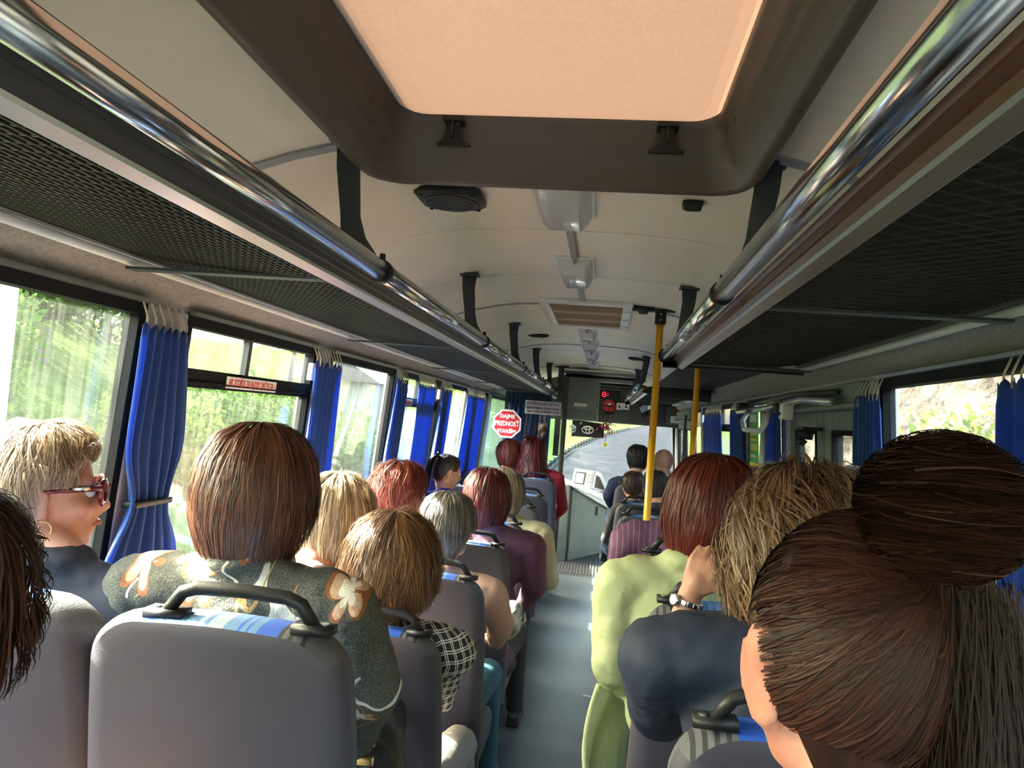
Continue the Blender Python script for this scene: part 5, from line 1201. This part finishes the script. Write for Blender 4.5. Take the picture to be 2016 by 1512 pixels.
# jacket skirt falling over the seat edge, as a heavy folded cloth
vs=[]; nu,nv=28,22
for j in range(nv+1):
    v=j/nv
    for i in range(nu+1):
        u=i/nu; top_=at(1190+80*u,1350+20*u,1.96+.12*u); bot=at(1165+100*u,1620,1.91+.2*u); p=top_.lerp(bot,v)
        p.x+=-.030*math.sin(PI*v)+.018*math.sin(u*11+v*2)*(.3+.7*v)-.02; p.y+=.012*math.cos(u*9+3*v); vs.append(p-Rl)
t=MB(); t.add(vs,[(j*(nu+1)+i,j*(nu+1)+i+1,(j+1)*(nu+1)+i+1,(j+1)*(nu+1)+i) for j in range(nv) for i in range(nu)]); o=t.build('jacket_hem','lime_jacket',root,True); s_=o.modifiers.new('s','SOLIDIFY'); s_.thickness=.012
P3b=at(1690,1014,2.12)
person('RP3b','white haired passenger by the right window, only the crown showing',P3b,1.81,.62,.17,hkw=dict(style='bob',m='white',n=2600,wid=.003,seed=16,thick=.93,frizz=.005),elb=-.02,top='grey_wool',legs='dark_cloth',vox=.012,seatx=.75)
P3c=at(1532,992,2.72)
person('RP3c','passenger with grey blonde hair just visible between the red and curly heads',P3c,2.48,.62,.17,hkw=dict(style='short',m='wheatgrey',n=2200,wid=.0035,seed=17,frizz=.012,wave=.008,curl=.2),elb=-.02,top='beige_top',legs='dark_cloth',vox=.013,seatx=.72)
P4=at(1400,975,2.76)
person('RP4','passenger in purple pinstripe jacket, head hidden behind the red bob',P4,2.48,.62,.17,hkw=dict(style='short',m='brunette',n=1500,wid=.0035,seed=18),top='pinstripe',legs='dark_cloth',vox=.010,sw=.18,bulk=1.12,seatx=.30,chest=tuple(at(1345,1032,2.70)),wrinkle=(.05,.014),armL=(tuple(at(1228,1110,2.72)),tuple(at(1222,1160,2.92)),(.3,.9,-.2),(0,0,-1),.4))
kid=dict(sw=.13,bulk=.75,vox=.012)
K1=at(1290,957,5.16); person('K2','child with black hair on the nearer of the two front seats behind the yellow pole',K1,4.9,ZC-.55-.62,0,hs=.88,hkw=dict(style='man',m='black',n=1800,wid=.004,seed=19,cutear=True,side=-.0),top='dark_cloth',legs='jeans',seatx=.40,**kid)
K2=at(1247,955,5.84); person('K1','child with dark brown hair left of the yellow pole, one row farther',K2,5.62,ZC-.55-.62,0,hs=.88,hkw=dict(style='man',m='brunette',n=1800,wid=.004,seed=20,cutear=True,side=.0),top='dark_cloth',legs='jeans',seatx=.30,skin='skinred',**kid)
N1=at(1256,903,6.65); person('N1','man with dark grey hair in navy jacket and ripped jeans at the front',N1,6.37,ZC-.47-.62,0,yaw=-8,hkw=dict(style='man',m='black',n=2000,wid=.004,seed=21,cutear=True,side=.0),top='navy_jacket',legs='jeans',vox=.012,sw=.165,bulk=1.0,seatx=.22,legL=(tuple(at(1206,1010,6.8)),tuple(at(1190,1085,7.1))),armL=(tuple(at(1198,975,6.6)),tuple(at(1203,995,6.8)),(.3,.9,-.2),(0,0,-1),.4))
N2=at(1305,909,6.7); person('N2','bald man in dark patterned shirt beside the man in navy',N2,6.37,ZC-.47-.62,0,yaw=35,elb=-.02,top='dark_cloth',legs='dark_cloth',vox=.010,sw=.155,seatx=.66)
# ---- bags
hb=thing('handbag','black leather handbag with brass buckle strap on the lap behind the floral jacket sleeve','bag',tuple(at(740,1490,1.75)))
hm=blob('bag',[('e',(0,0,0),(.055,.15,.10)),('e',(.0,.05,.04),(.05,.10,.08)),('e',(.03,-.05,-.02),(.05,.09,.09))],.009,5,(.07,.02)); link('bag_body',hm,'leather',hb)
t=MB(); t.tube([(-.02,-.12,.06),(.0,-.08,.15),(.01,.02,.17),(.0,.12,.10)],.011,8); t.build('strap','leather',hb,True)
t=MB(); t.box((-.02,-.150,.045),(.035,-.140,.065)); t.box((-.02,-.15,.085),(.035,-.14,.092)); t.box((-.02,-.15,.045),(-.012,-.14,.092)); t.build('buckle','gold',hb,bevel=.003)
hb2=thing('patterned_bag','small green and white patterned bag on the lap of the peach top passenger','bag',tuple(at(1000,1225,3.2)))
hm=blob('bag',[('e',(0,0,0),(.05,.09,.07)),('e',(.01,.03,.03),(.045,.07,.055))],.01,5,(.05,.02)); link('bag_body',hm,mat('patterned_bag_cloth',(.12,.15,.10),.6,var=(22,(.55,.55,.5))),hb2)
# ================================================= OUTSIDE
def noise2(x,y,seed=0):
    return (math.sin(x*1.3+seed)*math.cos(y*1.7-seed)+.5*math.sin(x*2.9+y*2.1+seed*3)+.3*math.sin(x*6.1-y*5.3+seed))/1.8
M['grass']=mat('bank_grass',(.032,.048,.013),.9,var=(3.5,(.058,.07,.024)),bump=(14,1.0,.05),spec=0)
M['asphalt']=mat('asphalt',(.016,.017,.020),.85,var=(1.5,(.012,.013,.015)),bump=(60,.4,.01),spec=0)
M['rock']=mat('rock_face',(.062,.056,.049),.9,var=(3,(.022,.019,.017)),bump=(9,1.0,.06),spec=0)
M['leafA']=mat('leaf_spring_green',(.05,.09,.018),.6,transl=.4,spec=0); M['leafB']=mat('leaf_yellow_green',(.10,.13,.028),.6,transl=.4,spec=0); M['leafC']=mat('leaf_deep_green',(.02,.05,.015),.6,transl=.35,spec=0)
M['bark']=mat('bark',(.12,.09,.07),.9); M['concrete']=mat('pale_concrete',(.16,.155,.14),.85,var=(2,.2),spec=0); M['line']=mat('road_paint',(.12,.12,.115),.7,spec=0)
def sheet(name,fn,nu,nv,m,label,kind='structure'):
    V=np.array([fn(i/nu,j/nv) for j in range(nv+1) for i in range(nu+1)]); idx=np.arange((nu+1)*(nv+1)).reshape(nv+1,nu+1)
    Fq=np.stack([idx[:-1,:-1],idx[:-1,1:],idx[1:,1:],idx[1:,:-1]],-1).reshape(-1,4); me=npmesh(name,V,Fq)
    return tag(link(name,me,m,smooth=True),label,kind=kind)
GZ=-.95
def rc(y): return 0 if y<25 else (.0012*(y-25)**2 if y<80 else 3.63+.132*(y-80))
def bh(x,y): return min(4.6,max(0,(-3.3-x))*(.42 if y<17 else .28))
def roadz(y): return GZ+ (0 if y<16 else .028*(y-16))
sheet('road',lambda u,v:( -2.6+rc(-12+152*v)+(12.6)*u, -12+152*v, roadz(-12+152*v)),4,60,'asphalt','grey asphalt road seen through the windscreen')
sheet('terrain_left',lambda u,v:((lambda y:(lambda x:(x+rc(y), y, roadz(y)+.05+bh(x,y)+ .25*noise2(x,y,1)*max(0,min(1,(-3.3-x)/2))))( -2.4-23*u**1.4))(-14+154*v)),44,120,'grass','bright green grassy bank rising left of the road')
sheet('terrain_right',lambda u,v:((lambda y:(lambda x:(x+rc(y),y,roadz(y)+.05+min(3,max(0,x-9)*.12)+ .1*noise2(x,y,3)))(5.2+60*u))(22+118*v)),20,60,'grass','grass verge right of the road ahead')
sheet('rock_wall',lambda u,v:((lambda y:(lambda h:(3.15+.45*h+.28*noise2(y*2.3,h*5,2)+.12*noise2(y*9,h*14,5), y, GZ+3.6*h))(u))(-8+28*v)),40,260,'rock','rough brown rock wall close outside the right windows')
sheet('terrain_slope',lambda u,v:((lambda y:(3.55+9*u, y, GZ+3.5+4.2*u+.25*noise2(u*12,y,6)))(-8+28*v)),24,70,'grass','grassy slope on top of the rock wall')
# painted lines, verge fence
t=MB()
for k in range(14):
    y=14+k*6; a_,b_=rc(y),rc(y+3); t.hexa([(3.9+a_,y,roadz(y)+.008),(4.03+a_,y,roadz(y)+.008),(4.03+b_,y+3,roadz(y+3)+.008),(3.9+b_,y+3,roadz(y+3)+.008),(3.9+a_,y,roadz(y)+.014),(4.03+a_,y,roadz(y)+.014),(4.03+b_,y+3,roadz(y+3)+.014),(3.9+b_,y+3,roadz(y+3)+.014)])
o=tag(t.build('road_line','line'),'dashed white centre line on the road',kind='structure')
wl=thing('verge_kerb','long low dark kerb rail between the road and the green verge ahead','kerb',(-2.35,14,0))
t=MB(); 
for k in range(40):
    y=k*2.0; z=roadz(14+y); p_,q_=rc(14+y),rc(16+y); t.box((p_-.06,y,z),(p_+.06,y+.08,z+.26))
    t.hexa([(p_-.03,y,z+.14),(p_+.03,y,z+.14),(q_+.03,y+2,roadz(16+y)+.14),(q_-.03,y+2,roadz(16+y)+.14),(p_-.03,y,z+.22),(p_+.03,y,z+.22),(q_+.03,y+2,roadz(16+y)+.22),(q_-.03,y+2,roadz(16+y)+.22)])
t.build('rail','rubber',wl)['kind']='stuff'
LR=np.random.default_rng(33)
def leaves(c,rad,n,size,name='foliage'):
    d=LR.normal(0,1,(n,3)); d/=np.linalg.norm(d,axis=1,keepdims=True); r=LR.uniform(.35,1,(n,1))**.5
    clump=LR.normal(0,1,(24,3)); clump/=np.linalg.norm(clump,axis=1,keepdims=True); ci=LR.integers(0,24,n); P=(d*r*.45+clump[ci]*.62)*np.array(rad)+np.array(c)
    a=LR.normal(0,1,(n,3)); a/=np.linalg.norm(a,axis=1,keepdims=True); b=np.cross(a,LR.normal(0,1,(n,3))); b/=np.linalg.norm(b,axis=1,keepdims=True)
    s=size*LR.uniform(.6,1.4,(n,1)); V=np.stack([P-a*s,P+b*s*.5,P+a*s,P-b*s*.5],1).reshape(-1,3); return npmesh(name,V,np.arange(n*4).reshape(n,4))
def tree(x,y,z,h,r,leaf,label,n=3500,size=.07,group='trees on the left bank',thin=1.0):
    e=thing('tree',label,'tree',(x+rc(y),y,z),group=group)
    t=MB(); t.tube([(0,0,-.3),(.1,0,h*.35),(-.05,.1,h*.65),(.05,0,h*.95)],[.13,.10,.06,.02],8)
    for k in range(9):
        a=LR.uniform(0,6.28); z0=h*LR.uniform(.3,.8); L_=r*LR.uniform(.5,.9); t.tube([(0,0,z0),(math.cos(a)*L_*.5,math.sin(a)*L_*.5,z0+L_*.35),(math.cos(a)*L_,math.sin(a)*L_,z0+L_*.8)],[.04,.025,.01],5)
    t.build('trunk','bark',e,True); o=link('foliage',leaves((0,0,h*.68),(r,r,h*.36),n,size),leaf,e); o['kind']='stuff'
def bush(x,y,z,r,leaf,label,n=2200,size=.05,group='bushes on the left bank',zs=.7):
    e=thing('bush',label,'bush',(x+rc(y),y,z),group=group)
    t=MB()
    for k in range(7):
        a=LR.uniform(0,6.28); t.tube([(0,0,-.2),(math.cos(a)*r*.3,math.sin(a)*r*.3,r*.4*zs),(math.cos(a)*r*.7,math.sin(a)*r*.7,r*1.0*zs)],[.02,.014,.006],5)
    t.build('stems','bark',e,True); o=link('foliage',leaves((0,0,r*zs*.7),(r,r,r*zs),n,size),leaf,e); o['kind']='stuff'
def bz(x,y): return roadz(y)+.05+bh(x,y)
TL=['','sparse yellow green tree near the upper left corner of the first left window','fuller green tree just ahead of the sparse tree in the first left window','yellow green tree on the bank, right part of the first left window','broad green tree seen through the upper panes of the split window','dark green tree on the bank beyond the broad green tree','tall green tree standing where the left bank meets the road bend','dark tree farthest along the left bank','small low green tree in front of the others on the left bank']
BL=['','small yellow green bush low in the first left window','green bush in the first left window beside the tied curtain','yellow green bush seen through the split window','large yellow green bush behind the small bush of the first left window','green bush at the lower edge of the split window','tall green bush high on the bank in the first left window','dark green bush by the road outside the third left window','big green bush beside the concrete house end','yellow green bush farthest ahead on the left verge']
UL=['','nearest green bush on top of the rock wall','wide yellow green bush in the middle above the rock wall','farthest green bush above the rock wall']
ti=bi=ui=0
for (x,y,h,r,lf) in ((-13,3.4,3.4,1.5,'leafB'),(-13,7,3.2,1.9,'leafA'),(-12,10,3.0,1.9,'leafB'),(-13,13.5,3.6,2.3,'leafA'),(-12,17,3.5,2.2,'leafC'),(-14,22,5,2.8,'leafA'),(-12,28,5,2.8,'leafC'),(-10,12.5,2.4,1.5,'leafA')):
    ti+=1; tree(x,y,bz(x,y),h,r,lf,TL[ti],n=4200 if lf!='leafB' else 2600,size=.085)
for (x,y,r,lf) in ((-6.5,4.2,.9,'leafB'),(-7.5,7.5,1.2,'leafA'),(-6.2,10.2,1.1,'leafB'),(-8,5.5,1.3,'leafB'),(-6.8,14,1.3,'leafA'),(-9,9,1.6,'leafA'),(-5.4,17,1.0,'leafC'),(-6.2,20,1.4,'leafA'),(-6,32,2.0,'leafB')):
    bi+=1; bush(x,y,bz(x,y),r,lf,BL[bi],n=2600,size=.06)
def rz(x): return GZ+3.5+4.2*(x-3.55)/9
for (x,y,z,r,lf,lb) in ((2.72,6.3,.5,.85,'leafB','yellow green bush in front of the rock wall by the right edge'),(2.72,4.9,-.1,.75,'leafB','yellow green bush low against the rock wall outside the right window'),):
    bush(x,y,z,r,lf,lb,n=3800,size=.035,group=None,zs=1.0)
for (x,y,r,lf) in ((4.6,3.5,.8,'leafA'),(5.2,6.2,1.0,'leafB'),(4.8,8.5,.9,'leafA')):
    ui+=1; bush(x,y,rz(x),r,lf,UL[ui],n=2400,size=.05,group='bushes above the rock wall')
# pale wall and post outside the third left window
bd=thing('roadside_wall','pale concrete wall and house end outside the left windows','wall',(-8.2,25,bz(-8.2,25)))
t=MB(); t.box((-1.0,-1.6,-1),(1.0,2.6,1.6)); t.build('house_end','concrete',bd,bevel=.02)
t=MB(); t.prism([(-1.2,-1.8,1.6),(1.2,-1.8,1.6),(0,-1.8,2.3)],(0,4.6,0)); t.build('roof','charcoal',bd)
t=MB(); t.box((1.0,.3,.6),(1.03,1.2,1.9)); t.build('window_opening','charcoal',bd)
pp=thing('white_post','white roadside lamp post outside the left windows','post',(-4.0,4.65,bz(-4,4.65)))
t=MB(); t.tube([(0,0,-.2),(0,0,6.0)],[.075,.05],14); t.build('shaft','signwhite',pp,True)
t=MB(); t.tube([(0,0,6.0),(.3,0,6.4),(1.0,0,6.5)],.035,8); t.build('arm','signwhite',pp,True)
p2=thing('white_road_post','short white marker post by the bank outside the curtain gap','post',(-4.6,11.8,bz(-4.6,11.8)))
t=MB(); t.tube([(0,0,-.2),(0,0,2.6)],.06,10); t.build('shaft','signwhite',p2,True); t=MB(); t.box((-.07,-.07,2.1),(.07,.07,2.35)); t.build('reflector','charcoal',p2)
